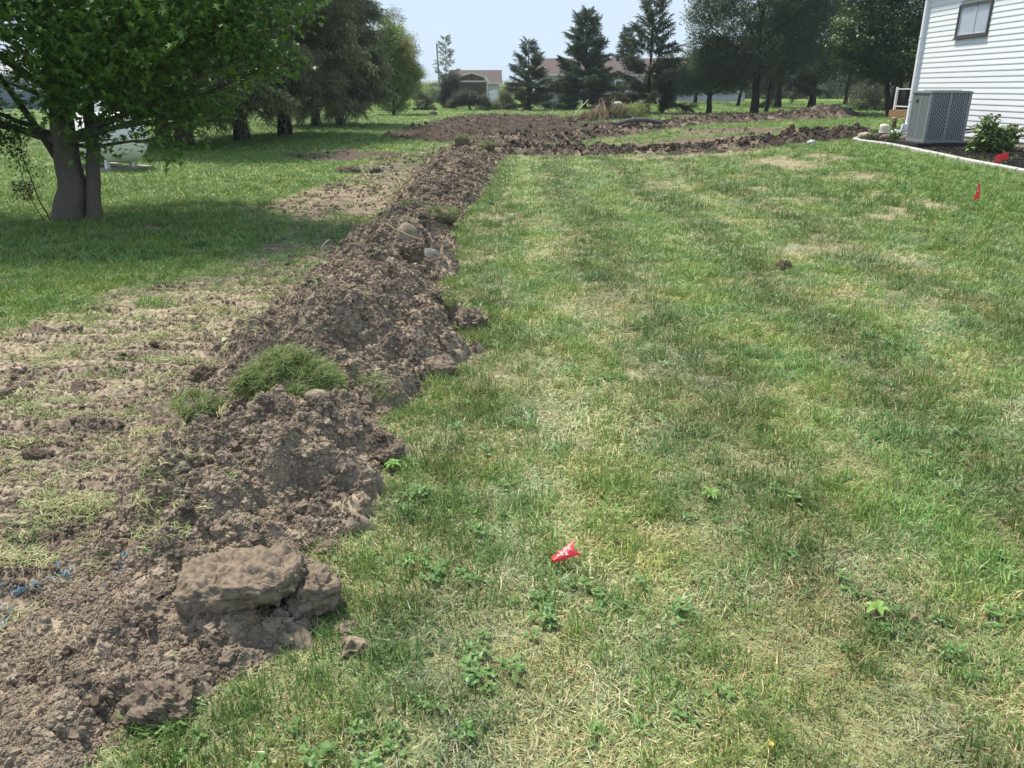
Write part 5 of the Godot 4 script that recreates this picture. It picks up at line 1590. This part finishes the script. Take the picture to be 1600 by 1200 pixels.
	# leaning white panel
	var tp := obj("leaning_board", bevel_box(Vector3(0.62, 0.95, 0.05), 0.01), mat(Color(0.66, 0.67, 0.74), 0.6))
	tp.position = Vector3(-1.25, 0.42, -65.0)
	tp.rotation = Vector3(-0.3, 0.1, 0.22)
	tag(tp, "white panel propped at a tilt right of the shed", "panel")
	# pole
	var po := thing("utility_pole", "thin grey utility pole standing before the corn left of the shed", "pole", Vector3(-7.4, 0.0, -85.0))
	var pm := MB.new()
	pm.tube([Vector3(0.08, -0.1, 0), Vector3(0.03, 3.0, 0), Vector3(-0.08, 5.65, 0)], [0.1, 0.09, 0.075], 8)
	obj("shaft", pm.mesh(), mat(Color(0.26, 0.26, 0.27), 0.9), po)
	obj("insulator", bx(Vector3(-0.02, 5.5, -0.05), Vector3(0.5, 5.56, 0.05)), mat(Color(0.3, 0.3, 0.3), 0.8), po)
	# corn
	var cm := MB.new()
	cm.tube([Vector3.ZERO, Vector3(0, 1.2, 0), Vector3(0.02, 2.2, 0)], [0.02, 0.016, 0.008], 4, Color(0.25, 0.27, 0.12))
	for i in 9:
		var y := 0.3 + i * 0.2
		var az := i * 2.8
		var hd := Vector3(cos(az), 0, sin(az))
		var sd := Vector3(-sin(az), 0, cos(az)) * 0.04
		var c := Color(0.38, 0.34, 0.15).lerp(Color(0.26, 0.32, 0.09), clampf(i / 6.0, 0, 1))
		var p0 := Vector3(0, y, 0)
		var p1 := p0 + hd * 0.22 + Vector3.UP * 0.22
		var p2 := p0 + hd * 0.5 + Vector3.UP * 0.05
		cm.quad(p0 - sd * 0.6, p0 + sd * 0.6, p1 + sd, p1 - sd, c); cm.tri(p1 - sd, p1 + sd, p2, c)
	for i in 5:
		var az := i * 1.26
		cm.tri(Vector3(0, 2.15, 0), Vector3(0.02, 2.15, 0), Vector3(cos(az) * 0.13, 2.5, sin(az) * 0.13), Color(0.5, 0.42, 0.24))
	var xf := []
	var cc := []
	for row in 9:
		for i in 330:
			var x := -58.0 + i * 0.24 + rf(-0.05, 0.05)
			if row > 3 and i % 2: continue
			xf.append(Transform3D(Basis(Vector3.UP, rf(0, TAU)).scaled(Vector3(1.2, rf(0.9, 1.08), 1.2)), Vector3(x, 0, -118.0 - row * 0.76 + rf(-0.06, 0.06)))); cc.append(Color.WHITE * rf(0.8, 1.15))
	tag(instances("corn_field", cm.mesh(), vmat(0.7, 0.2, Color(0.4, 0.4, 0.4)), xf, cc), "ripening corn field along the horizon behind the shed", "corn field", "", "stuff")

	var tx := []
	var tc := []
	for i in 2600:
		var x := rf(8.0, 75.0)
		var hh := 2.6 + 1.6 * n3.get_noise_1d(x * 0.35) + 1.2 * n3.get_noise_1d(x * 1.3)
		tx.append(Transform3D(rand_basis(1.1), Vector3(x, hh * pow(rng.randf(), 0.8), -104.0 + rng.randfn() * 1.6))); tc.append(Color(0.09, 0.12, 0.06).lerp(Color(0.15, 0.19, 0.09), rng.randf()))
	tag(instances("tree_line", leaf_cluster(40, 0.22, false, Color(0.85, 0.85, 0.85), Color(1.1, 1.1, 1.0)), vmat(0.6, 0.2, Color(0.4, 0.4, 0.4)), tx, tc), "far hedge like line of trees seen under the right grove", "tree line", "", "stuff")
	# brush pile
	var b := thing("brush_pile", "heap of cut brown branches and stumps on the grass in front of the spruce", "brush pile", Vector3(4.4, 0.13, -38.0))
	var bms := [mat(Color(0.26, 0.205, 0.155), 0.9), mat(Color(0.38, 0.32, 0.25), 0.9), mat(Color(0.16, 0.12, 0.09), 0.9), mat(Color(0.48, 0.42, 0.33), 0.9)]
	for i in 170:
		var sm := MB.new()
		var x := rng.randfn() * 0.72
		var hh := maxf(0.08, (1.05 - absf(x) * 0.55) * rf(0.3, 1.0))
		var e := Vector3(x * 0.75, hh, rf(-0.5, 0.45))
		var st := Vector3(clampf(x * 1.25 + rng.randfn() * 0.28, -1.9, 1.9), -0.03, rf(-0.8, 0.75))
		var r := rf(0.012, 0.03) if rng.randf() < 0.85 else rf(0.035, 0.06)
		limb(sm, st, e, r, r * 0.4, 0.12, 5, 4)
		for k in 2: limb(sm, st.lerp(e, rf(0.4, 0.8)), e + Vector3(rf(-0.3, 0.3), rf(-0.15, 0.25), rf(-0.2, 0.2)), r * 0.5, r * 0.2, 0.1, 4, 3)
		obj("branch", sm.mesh(), bms[rng.randi() % 4], b)
	var lp := MB.new()
	limb(lp, Vector3(-1.75, 0.02, 0.5), Vector3(-0.95, 0.88, 0.1), 0.028, 0.022, 0.02, 6)
	obj("branch", lp.mesh(), bms[3], b)
	for lg in [[Vector3(-1.75, 0.1, 0.5), 0.13, 0.2, Color(0.52, 0.45, 0.33), 0.4], [Vector3(0.95, 0.16, 0.7), 0.09, 0.42, Color(0.5, 0.42, 0.33), 0.9], [Vector3(-0.06, 0.85, 0.1), 0.14, 0.5, Color(0.13, 0.10, 0.08), 0.1], [Vector3(-0.02, 0.5, 0.35), 0.1, 0.5, Color(0.16, 0.12, 0.09), 0.15], [Vector3(0.75, 0.85, 0.0), 0.16, 0.35, Color(0.10, 0.075, 0.06), 1.2]]:
		var sm := MB.new()
		lathe(sm, [[-lg[2] * 0.5, 0.0], [-lg[2] * 0.5, lg[1]], [0.0, lg[1] * 0.93], [lg[2] * 0.5, lg[1] * 0.9], [lg[2] * 0.5, 0.0]], 12)
		obj("log", sm.mesh(), bark(lg[3]), b, Transform3D(Basis(Vector3.BACK, lg[4]), lg[0]))
	obj("pale_root", lump(Vector3(0.19, 0.08, 0.11), 55, 0.25, 0.9, 18, 10), mat(Color(0.62, 0.58, 0.52), 0.8), b, Transform3D(Basis(), Vector3(0.38, 0.72, 0.35)))
	var wx := []
	var wc := []
	for i in 55:
		var x := rng.randfn() * 0.9 + 0.1
		wx.append(Transform3D(Basis(Vector3.UP, rf(0, TAU)).scaled(Vector3.ONE * rf(0.7, 1.3)), Vector3(clampf(x, -1.9, 1.9), maxf(0.0, (0.75 - absf(x) * 0.45) * rf(-0.6, 0.9)), rf(-0.3, 0.85))))
		wc.append(Color(1, 1, 1) * rf(0.7, 1.1) if x < 0.9 else Color(0.75, 0.95, 0.6) * rf(0.6, 1.0))
	instances("dead_weeds", tuft(22, 0.1, 0.2, 0.5, 0.2, 1.4, 0.014, Color(0.30, 0.24, 0.13), Color(0.38, 0.33, 0.19), 0.3), vmat(0.8, 0.2, Color(0.3, 0.3, 0.3)), wx, wc, b)
	var rx := []
	var rc := []
	for i in 130:
		rx.append(Transform3D(rand_basis(0.3), Vector3(rf(0.7, 1.9), rf(0.05, 0.75) * (1.0 - 0.3 * rf(0, 1)), rf(-0.3, 0.6)))); rc.append(Color(0.24, 0.25, 0.10) * rf(0.6, 1.2))
	instances("leafy_twigs", leaf_cluster(22, 0.2, false, Color(0.9, 0.9, 0.9), Color(1.1, 1.1, 1.0)), vmat(0.6, 0.2, Color(0.4, 0.4, 0.4)), rx, rc, b)

	# drain pipe lying on the far ridge: ribbed
	var pp := MB.new()
	var path := []
	var rad := []
	for i in 61:
		var q := i / 60.0
		var x := lerpf(3.35, 5.1, q)
		var z := lerpf(-27.4, -28.6, q) + 0.35
		path.append(Vector3(x, maxf(surf(x, z), 0.36) + 0.03 + 0.12 * sin(PI * q), z)); rad.append(0.075 if i % 2 else 0.064)
	pp.tube(path, rad, 10)
	tag(obj("drain_pipe", pp.mesh(), mat(Color(0.10, 0.105, 0.11), 0.55)), "dark ribbed plastic drain pipe lying along the farther dirt ridge", "pipe")
	# fallen trunk and logs on the grass left of the shed
	var lm := MB.new()
	limb(lm, Vector3(0, 0.1, 0), Vector3(1.7, 0.12, 0), 0.1, 0.06, 0.03, 7)
	limb(lm, Vector3(0.2, 0.1, 0), Vector3(0.7, 0.7, 0), 0.05, 0.02, 0.1, 5)
	limb(lm, Vector3(0.5, 0.1, 0), Vector3(1.2, 0.5, 0), 0.04, 0.02, 0.1, 5)
	var fl := obj("fallen_log", lm.mesh(), bark(Color(0.05, 0.042, 0.036)))
	fl.position = Vector3(-7.0, 0, -59.0)
	tag(fl, "dark fallen log with broken limbs on the grass right of the bushy maple", "log")
	for q in [[-4.75, -50.0, 0.28, "black soil lump on the grass at the back left edge of the dirt field"], [2.6, -66.0, 0.4, "low dark heap on the grass before the picket fence"]]:
		var o := obj("dirt_clod", lump(Vector3(q[2], q[2] * 0.4, q[2] * 0.5), 61, 0.35, 0.9, 18, 10), mats_for_clod(3))
		o.position = Vector3(q[0], 0.07, q[1])
		tag(o, q[3], "dirt clod")

func gambrel(x: float, top: Array) -> float:
	for i in 4:
		if x <= top[i + 1].x: return lerpf(top[i].y, top[i + 1].y, clampf((x - top[i].x) / (top[i + 1].x - top[i].x), 0, 1)) - 0.03
	return 1.85

func gable(p: Node3D, w: float, d: float, eave: float, ridge: float, wall: Material, roof: Material) -> void:
	var m := MB.new()
	m.box(Vector3(-w / 2, -0.1, -d), Vector3(w / 2, eave, 0))
	for s in [-1.0, 1.0]: m.tri(Vector3(s * w / 2, eave, 0), Vector3(s * w / 2, eave, -d), Vector3(s * w / 2, ridge - 0.03, -d / 2))
	obj("wall", m.mesh(), wall, p)
	var r := MB.new()
	var o := 0.3
	var a := Vector3(-w / 2 - o, eave - 0.1, o)
	var b := Vector3(-w / 2 - o, ridge, -d / 2)
	var c := Vector3(-w / 2 - o, eave - 0.1, -d - o)
	var l := Vector3(w + 2 * o, 0, 0)
	var u := Vector3(0, 0.1, 0)
	r.quad(a + u, b + u, b + l + u, a + l + u); r.quad(b + u, c + u, c + l + u, b + l + u)
	r.quad(a, a + l, b + l, b); r.quad(b, b + l, c + l, c)
	for q in [Vector3.ZERO, l]:
		r.quad(a + q, b + q, b + q + u, a + q + u); r.quad(b + q, c + q, c + q + u, b + q + u)
	obj("roof", r.mesh(), roof, p)
	obj("fascia", bx(Vector3(-w / 2 - o, eave - 0.17, o + 0.002), Vector3(w / 2 + o, eave + 0.0, o + 0.03)), mat(Color(0.6, 0.58, 0.56), 0.7), p)

func window_on(p: Node3D, at: Vector3, w: float, h: float) -> void:
	var n := Node3D.new()
	n.name = "window"
	p.add_child(n, true)
	n.position = at
	var m := MB.new()
	m.box(Vector3(-w / 2 - 0.06, -0.06, 0.003), Vector3(w / 2 + 0.06, 0, 0.05)); m.box(Vector3(-w / 2 - 0.06, h, 0.003), Vector3(w / 2 + 0.06, h + 0.06, 0.05))
	m.box(Vector3(-w / 2 - 0.06, 0, 0.003), Vector3(-w / 2, h, 0.05)); m.box(Vector3(w / 2, 0, 0.003), Vector3(w / 2 + 0.06, h, 0.05)); m.box(Vector3(-0.02, 0, 0.003), Vector3(0.02, h, 0.04))
	obj("frame", m.mesh(), mat(Color(0.65, 0.65, 0.65), 0.6), n)
	obj("pane", bx(Vector3(-w / 2, 0, 0.002), Vector3(w / 2, h, 0.02)), mat(Color(0.05, 0.065, 0.07), 0.1, 0.6), n)

# ---------------------------------------------------------------- small things near the viewer
func sheet(f: Callable, nu: int, nv: int, thick := 0.0) -> ArrayMesh:
	var m := MB.new()
	for i in nu:
		for j in nv:
			var a: Vector3 = f.call(i / float(nu), j / float(nv))
			var b: Vector3 = f.call((i + 1) / float(nu), j / float(nv))
			var c: Vector3 = f.call((i + 1) / float(nu), (j + 1) / float(nv))
			var d: Vector3 = f.call(i / float(nu), (j + 1) / float(nv))
			m.quad(a, d, c, b)
	return m.mesh(true)

func build_small() -> void:
	# flag lying in the near grass: a curled plastic sheet, lettered
	var red := mat(Color(0.72, 0.045, 0.06), 0.4, 0.5)
	red.backlight_enabled = true
	red.backlight = Color(0.5, 0.1, 0.1)
	var white := mat(Color(0.8, 0.8, 0.82), 0.5)
	var f1 := thing("marking_flag", "red marking flag with white letters lying curled in the near grass", "marking flag", Vector3(0.18, 0.045, -2.24))
	var A := Vector3(-0.048, 0.0, 0.012)
	var B := Vector3(0.028, 0.048, -0.03)
	var C := Vector3(0.05, 0.012, 0.0)
	var nrm := (C - A).cross(B - A).normalized()
	var fs := func(u: float, v: float) -> Vector3:
		var a := A + (Vector3(0.008, -0.004, 0.018)) * (v - 0.3) * 1.3
		var e := B.lerp(C, v) - (B.lerp(C, 0.5) - A) * 0.16 * sin(PI * v)
		var p := a.lerp(e, u)
		p += nrm * (0.013 * sin(PI * v) * (1.0 - u * 0.55)) 
		return p
	obj("sheet", sheet(fs, 14, 12), red, f1)
	var curl := func(u: float, v: float) -> Vector3:
		var ang := v * PI * 1.3
		var p: Vector3 = fs.call(u * 0.9, 1.0)
		return p + nrm * (-0.011 * sin(ang)) + (A - B).normalized() * 0.0 + Vector3(-0.004, 0, -0.012) * (1.0 - cos(ang)) * (1.0 - 0.6 * u)
	obj("curled_edge", sheet(curl, 10, 8), red, f1)
	var k := 0
	for line in ["IC", "IOOK", "IBF", "A"]:
		var u: float = [0.82, 0.62, 0.43, 0.27][k]
		var tm := TextMesh.new()
		tm.text = line
		tm.font_size = 16
		tm.pixel_size = 0.00078 * [1.0, 0.95, 0.9, 0.8][k]
		tm.depth = 0.0006
		var p0: Vector3 = fs.call(u, 0.1)
		var p1: Vector3 = fs.call(u, 0.75)
		var mid: Vector3 = fs.call(u, 0.4)
		var xd := (p1 - p0).normalized()
		var zd := ((fs.call(u + 0.1, 0.4) as Vector3) - mid).cross(p1 - p0).normalized()
		if zd.y < 0: zd = -zd
		var yd := zd.cross(xd)
		obj("lettering", tm, white, f1, Transform3D(Basis(xd, yd, zd), mid + zd * 0.0035))
		k += 1
	# flag standing at the right on its wire
	var f2 := thing("marking_flag", "red marking flag hanging from a wire in the lawn below the planting bed", "marking flag", Vector3(5.78, terr(5.78, -10.0), -10.0))
	var g2 := func(u: float, v: float) -> Vector3:
		var w := lerpf(0.012, 0.062, v)
		return Vector3(lerpf(-w * 0.8, w, u) + 0.012 * v, 0.335 - 0.2 * v + 0.015 * u * v, 0.03 * cos(u * PI) * v + 0.01 * sin(v * 5.0))
	obj("sheet", sheet(g2, 10, 10), red, f2)
	var wm := MB.new()
	wm.tube([Vector3(0.01, -0.05, 0.0), Vector3(0.008, 0.18, -0.005), Vector3(0.0, 0.34, 0.0)], [0.0016, 0.0016, 0.0016], 5)
	obj("wire", wm.mesh(), mat(Color(0.2, 0.2, 0.2), 0.5), f2)
	var t2 := TextMesh.new()
	t2.text = "III"
	t2.font_size = 16
	t2.pixel_size = 0.0022
	t2.depth = 0.001
	obj("lettering", t2, white, f2, Transform3D(Basis(Vector3.BACK, PI / 2 + 0.12), Vector3(-0.006, 0.25, 0.018)))
	var f3 := thing("marking_flag", "red marking flag on the mulch at the right edge of the picture", "marking flag", Vector3(8.36, 0.27, -14.0))
	var g3 := func(u: float, v: float) -> Vector3: return Vector3(-0.07 + 0.2 * u, 0.16 - 0.13 * v + 0.05 * u, 0.03 * sin(u * 7.0))
	obj("sheet", sheet(g3, 12, 6), red, f3)
	obj("wire", bx(Vector3(0.05, 0.0, -0.02), Vector3(0.053, 0.2, -0.017)), mat(Color(0.2, 0.2, 0.2), 0.5), f3)

	# sods, slabs and clods that stand out
	var slab := thing("sod_slab", "large flat overturned sod slab with hanging roots at the near end of the ridge", "sod slab", Vector3(-0.8, -0.075, -1.98), 0.12)
	obj("soil", lump(Vector3(0.18, 0.046, 0.115), 5, 0.55, 0.55, 110, 56, 1.5), mats_for_clod(1), slab, Transform3D(Basis(Vector3.BACK, 0.1), Vector3(0, 0.215, 0)))
	obj("soil_block", lump(Vector3(0.075, 0.062, 0.07), 9, 0.4, 0.75, 64, 36, 1.5), mats_for_clod(1), slab, Transform3D(Basis(Vector3.UP, 0.4), Vector3(0.2, 0.15, 0.0)))
	obj("soil_block", lump(Vector3(0.09, 0.05, 0.08), 14, 0.4, 0.8, 64, 36, 1.5), mats_for_clod(1), slab, Transform3D(Basis(Vector3.UP, 0.9), Vector3(-0.12, 0.12, 0.03)))
	var sx := []
	var sc := []
	for i in 900:
		var a := rf(0, TAU)
		var q := sqrt(rng.randf())
		var r := 0.0022 * pow(maxf(rng.randf(), 0.02), -0.45)
		sx.append(Transform3D(rand_basis(r), Vector3(cos(a) * q * 0.19, 0.245 + cos(a) * q * 0.018 - 0.03 * q * q, sin(a) * q * 0.12))); sc.append(Color(0.29, 0.24, 0.18) * rf(0.7, 1.15))
	instances("soil_crumbs", clod_meshes[3], clod_mat, sx, sc, slab)
	for i in 16:
		var rm := MB.new()
		var p := Vector3(rf(-0.17, 0.1), 0.18 - 0.02, 0.1 + rf(-0.02, 0.015))
		var path := []
		var rad := []
		for q in 6:
			path.append(p); rad.append(0.0014 * (1.0 - q * 0.13) * (2.0 if i < 2 else 1.0))
			p += Vector3(rf(-0.006, 0.006), -rf(0.006, 0.016), rf(-0.004, 0.006))
		rm.tube(path, rad, 4)
		obj("root", rm.mesh(), mat(Color(0.27, 0.19, 0.11), 0.9), slab)
	var gm := vmat(0.55, 0.3, Color(0.5, 0.5, 0.5))
	var long_grass := tuft(20, 0.05, 0.04, 0.12, 0.7, 1.8, 0.004, Color(0.11, 0.19, 0.05), Color(0.23, 0.32, 0.11), 0.22)
	var sods := [
		["sod_clump", "big tilted clump of turf with long green grass in the middle of the ridge", Vector3(-1.06, 0.12, -3.55), Vector3(0.23, 0.17, 0.16), 760, 2],
		["sod_clump", "turf tuft with dry grass on the right slope of the ridge beside two clods", Vector3(-0.5, 0.12, -5.2), Vector3(0.12, 0.06, 0.1), 120, 1],
		["sod_clump", "small grassy turf piece at the right foot of the ridge near the big turf clump", Vector3(-0.66, 0.07, -3.72), Vector3(0.1, 0.04, 0.08), 50, 1],
		["sod_clump", "green turf lump on the ridge just beyond the grey stones", Vector3(-1.2, 0.2, -8.9), Vector3(0.2, 0.1, 0.16), 150, 2],
		["sod_clump", "second green turf lump right beside the turf lump beyond the stones", Vector3(-0.78, 0.16, -8.9), Vector3(0.2, 0.09, 0.16), 150, 2],
		["sod_clump", "upright shaggy turf ball on top of the ridge where the branches meet", Vector3(-1.2, 0.3, -19.6), Vector3(0.2, 0.2, 0.16), 160, 2],
		["sod_clump", "dark grassy turf lump right of the shaggy turf ball", Vector3(-0.6, 0.25, -18.6), Vector3(0.26, 0.13, 0.2), 160, 2],
		["sod_clump", "pale dry turf scrap on the left shoulder of the near mound", Vector3(-1.42, 0.13, -3.3), Vector3(0.1, 0.06, 0.09), 70, 1],
	]
	for s in sods:
		var o := thing(s[0], s[1], "sod clump", s[2])
		var sz: Vector3 = s[3]
		o.rotation = Vector3(rf(-0.1, 0.35), rf(-0.6, 0.6), rf(-0.3, 0.3))
		obj("soil", lump(sz * 0.85, 70 + int(absf(s[2].z) * 10), 0.3, 0.9, 32, 18, 1.7), mats_for_clod(2), o)
		var xf := []
		var cc := []
		for i in s[4]:
			var d := Vector3(rng.randfn(), absf(rng.randfn()) * 0.9 + 0.1, rng.randfn()).normalized()
			var p := Vector3(d.x * sz.x, d.y * sz.y, d.z * sz.z) * (1.02 + 0.35 * n1.get_noise_3dv(d * 1.3 + s[2]))
			if n1.get_noise_3dv(d * 2.2 + s[2] * 3.0) < -0.06: continue
			var up := (d * 0.7 + Vector3(rf(-1, 1), rf(-0.7, 0.5), rf(-0.3, 1.0))).normalized()
			var x := up.cross(Vector3(0.3, 0.1, 1)).normalized()
			var scl: float = rf(0.45, 0.95) * (1.0 if s[2].z > -6 else 0.9)
			xf.append(Transform3D(Basis(x, up, x.cross(up)).scaled(Vector3.ONE * scl), p)); cc.append(Color.WHITE * rf(0.7, 1.15))
		instances("turf_grass", long_grass, gm, xf, cc, o)
	var clods := [
		["lone dark lump of soil in the near grass left of the bottom centre", -0.9, -1.58, Vector3(0.085, 0.06, 0.06), 0.3, 2],
		["small pale crusty clod lying in the grass right of the big sod slab", -0.49, -1.92, Vector3(0.033, 0.018, 0.03), 0.2, 0],
		["lone dark clod out on the right lawn", 2.40, -6.89, Vector3(0.1, 0.05, 0.06), 0.2, 3],
		["dark clod in the grass farthest right of the tall part of the ridge", -0.06, -5.6, Vector3(0.075, 0.03, 0.045), 0.2, 2],
		["round fibrous clod at the right foot of the tall part of the ridge", -0.28, -5.06, Vector3(0.11, 0.085, 0.1), 0.4, 1],
		["flat broken clod in the grass above the big sod slab", -0.64, -2.36, Vector3(0.045, 0.02, 0.035), 0.2, 1],
		["round dark clod lying left of the big turf clump", -1.68, -4.05, Vector3(0.075, 0.05, 0.06), 0.2, 3],
		["low wide clod at the right foot of the ridge level with the big turf clump", -0.42, -4.2, Vector3(0.14, 0.05, 0.09), 0.3, 1],
		["dark clod standing alone on the worn strip left of the far ridge", -2.55, -15.2, Vector3(0.12, 0.09, 0.1), 0.2, 3],
		["long dark clod lying on the worn strip at the far left", -3.1, -15.35, Vector3(0.24, 0.09, 0.14), 0.2, 2],
		["tan faced blocky clod near the top of the tall part of the ridge", -0.88, -4.5, Vector3(0.07, 0.045, 0.06), 0.3, 4],
		["big dark clod in front of the grey stones on the ridge", -0.85, -6.35, Vector3(0.14, 0.1, 0.1), 0.5, 2],
		["dark block at the left shoulder of the near mound beside dry turf", -1.36, -3.22, Vector3(0.075, 0.06, 0.06), 0.5, 3],
		["long flat pressed soil crust on the worn strip, level with the big turf clump", -2.33, -3.95, Vector3(0.11, 0.022, 0.035), 0.3, 3],
		["low pressed crust at the very left edge of the worn strip beside the longer crust", -2.62, -3.88, Vector3(0.09, 0.018, 0.03), 0.2, 2],
		["dark curled crust on the worn strip nearest the viewer at the left edge", -2.05, -3.08, Vector3(0.075, 0.02, 0.03), 0.2, 3],
		["brown block on top of the near mound next to the green turf clump", -1.0, -3.5, Vector3(0.07, 0.045, 0.05), 0.6, 2],
		["flat dark clod at the far right tip of the near mound", -0.53, -3.05, Vector3(0.06, 0.025, 0.05), 0.4, 2],
	]
	var sd := 100
	for c in clods:
		sd += 3
		clod_thing(c[0], c[1], c[2], c[3], sd * 0.7, c[5], sd, 0.8, 0.32, c[4])
	var stones := [
		["tan stone bedded on top of the near mound", -0.9, -3.36, Vector3(0.05, 0.032, 0.035), Color(0.36, 0.30, 0.22), 0.5],
		["pale rounded stone standing on the ridge beside the grey slab", -0.93, -6.95, Vector3(0.09, 0.1, 0.06), Color(0.33, 0.27, 0.20), 0.8],
		["smooth grey slab leaning on the right side of the ridge behind the pale stone", -0.72, -6.75, Vector3(0.13, 0.15, 0.05), Color(0.24, 0.23, 0.225), 0.3],
		["small white stone in the near mound by the grass", -0.74, -2.95, Vector3(0.014, 0.01, 0.009), Color(0.6, 0.56, 0.48), 0.6],
		["pinkish round stone on the right slope of the near mound", -0.78, -2.62, Vector3(0.022, 0.016, 0.018), Color(0.3, 0.22, 0.18), 0.5],
	]
	for s in stones:
		sd += 5
		var o := obj("stone", lump(s[3], sd, 0.14, 0.85, 28, 16, 1.0), textured(s[4], 0.8, 0.15))
		o.position = Vector3(s[1], surf(s[1], s[2]) + s[3].y * s[5], s[2])
		o.rotation = Vector3(-0.35, 0.4, -0.5 if s[3].y > 0.1 else 0.0)
		tag(o, s[0], "stone")
	# weeds and fallen leaves
	var wm2 := vmat(0.5, 0.35, Color(0.5, 0.5, 0.5))
	var weeds := [["broad leaved pale weed in the near lawn at the right", 1.1, -1.98, 7, 0.045, 0.02, Color(0.15, 0.27, 0.06), Color(0.24, 0.36, 0.1)], ["low yellow green weed rosette left of the pale weed higher up the lawn", 0.77, -2.7, 11, 0.05, 0.016, Color(0.14, 0.25, 0.06), Color(0.2, 0.31, 0.08)], ["small weed rosette in the grass at the right foot of the near mound", -0.5, -2.95, 9, 0.045, 0.02, Color(0.12, 0.24, 0.05), Color(0.18, 0.31, 0.08)]]
	for w in weeds:
		var o := obj("weed", broad_mesh(w[3], w[4], w[5], w[6], w[7]), wm2)
		o.position = Vector3(w[1], surf(w[1], w[2]) + 0.02, w[2])
		tag(o, w[0], "weed")
	var leaves := [["brown dry leaf lying in the near lawn right of the pale weed", 1.2, -1.95, 0.035, Color(0.24, 0.17, 0.12)], ["pale green fallen leaf on the worn soil left of the ridge", -1.72, -4.45, 0.07, Color(0.24, 0.36, 0.17)], ["yellow fallen leaf near the bottom right of the lawn", 0.62, -1.45, 0.025, Color(0.5, 0.4, 0.1)], ["pale leaf caught in the big turf clump", -1.26, -3.66, 0.05, Color(0.3, 0.42, 0.2)]]
	for l in leaves:
		var o := obj("fallen_leaf", broad_mesh(1, l[3], l[3] * 0.62, l[4], l[4], 0.2), wm2)
		o.position = Vector3(l[1], surf(l[1], l[2]) + (0.03 if l[1] > -1 else 0.012) + (0.1 if l[2] == -3.66 else 0.0), l[2])
		o.rotation.y = l[1] * 3.0
		tag(o, l[0], "leaf")
	# sticks
	for s in [["pale stick poking from the left edge of the ridge below the stones", Vector3(-1.82, 0.05, -7.5), Vector3(-1.72, 0.16, -7.45), 0.01, Color(0.5, 0.45, 0.36)], ["thin bent root arching in front of the pale stone", Vector3(-1.08, 0.42, -6.75), Vector3(-0.72, 0.33, -6.45), 0.009, Color(0.25, 0.19, 0.12)], ["thin pale straw stem lying across the left slope of the near mound", Vector3(-1.5, 0.06, -2.72), Vector3(-1.3, 0.14, -2.95), 0.003, Color(0.42, 0.36, 0.2)], ["short straw stalk standing in the grass by the round fibrous clod", Vector3(-0.24, 0.0, -5.2), Vector3(-0.235, 0.16, -5.22), 0.004, Color(0.45, 0.42, 0.3)]]:
		var m := MB.new()
		limb(m, s[1], s[2], s[3], s[3] * 0.5, 0.12, 6, 8)
		tag(obj("stick", m.mesh(), mat(s[4], 0.9)), s[0], "stick")
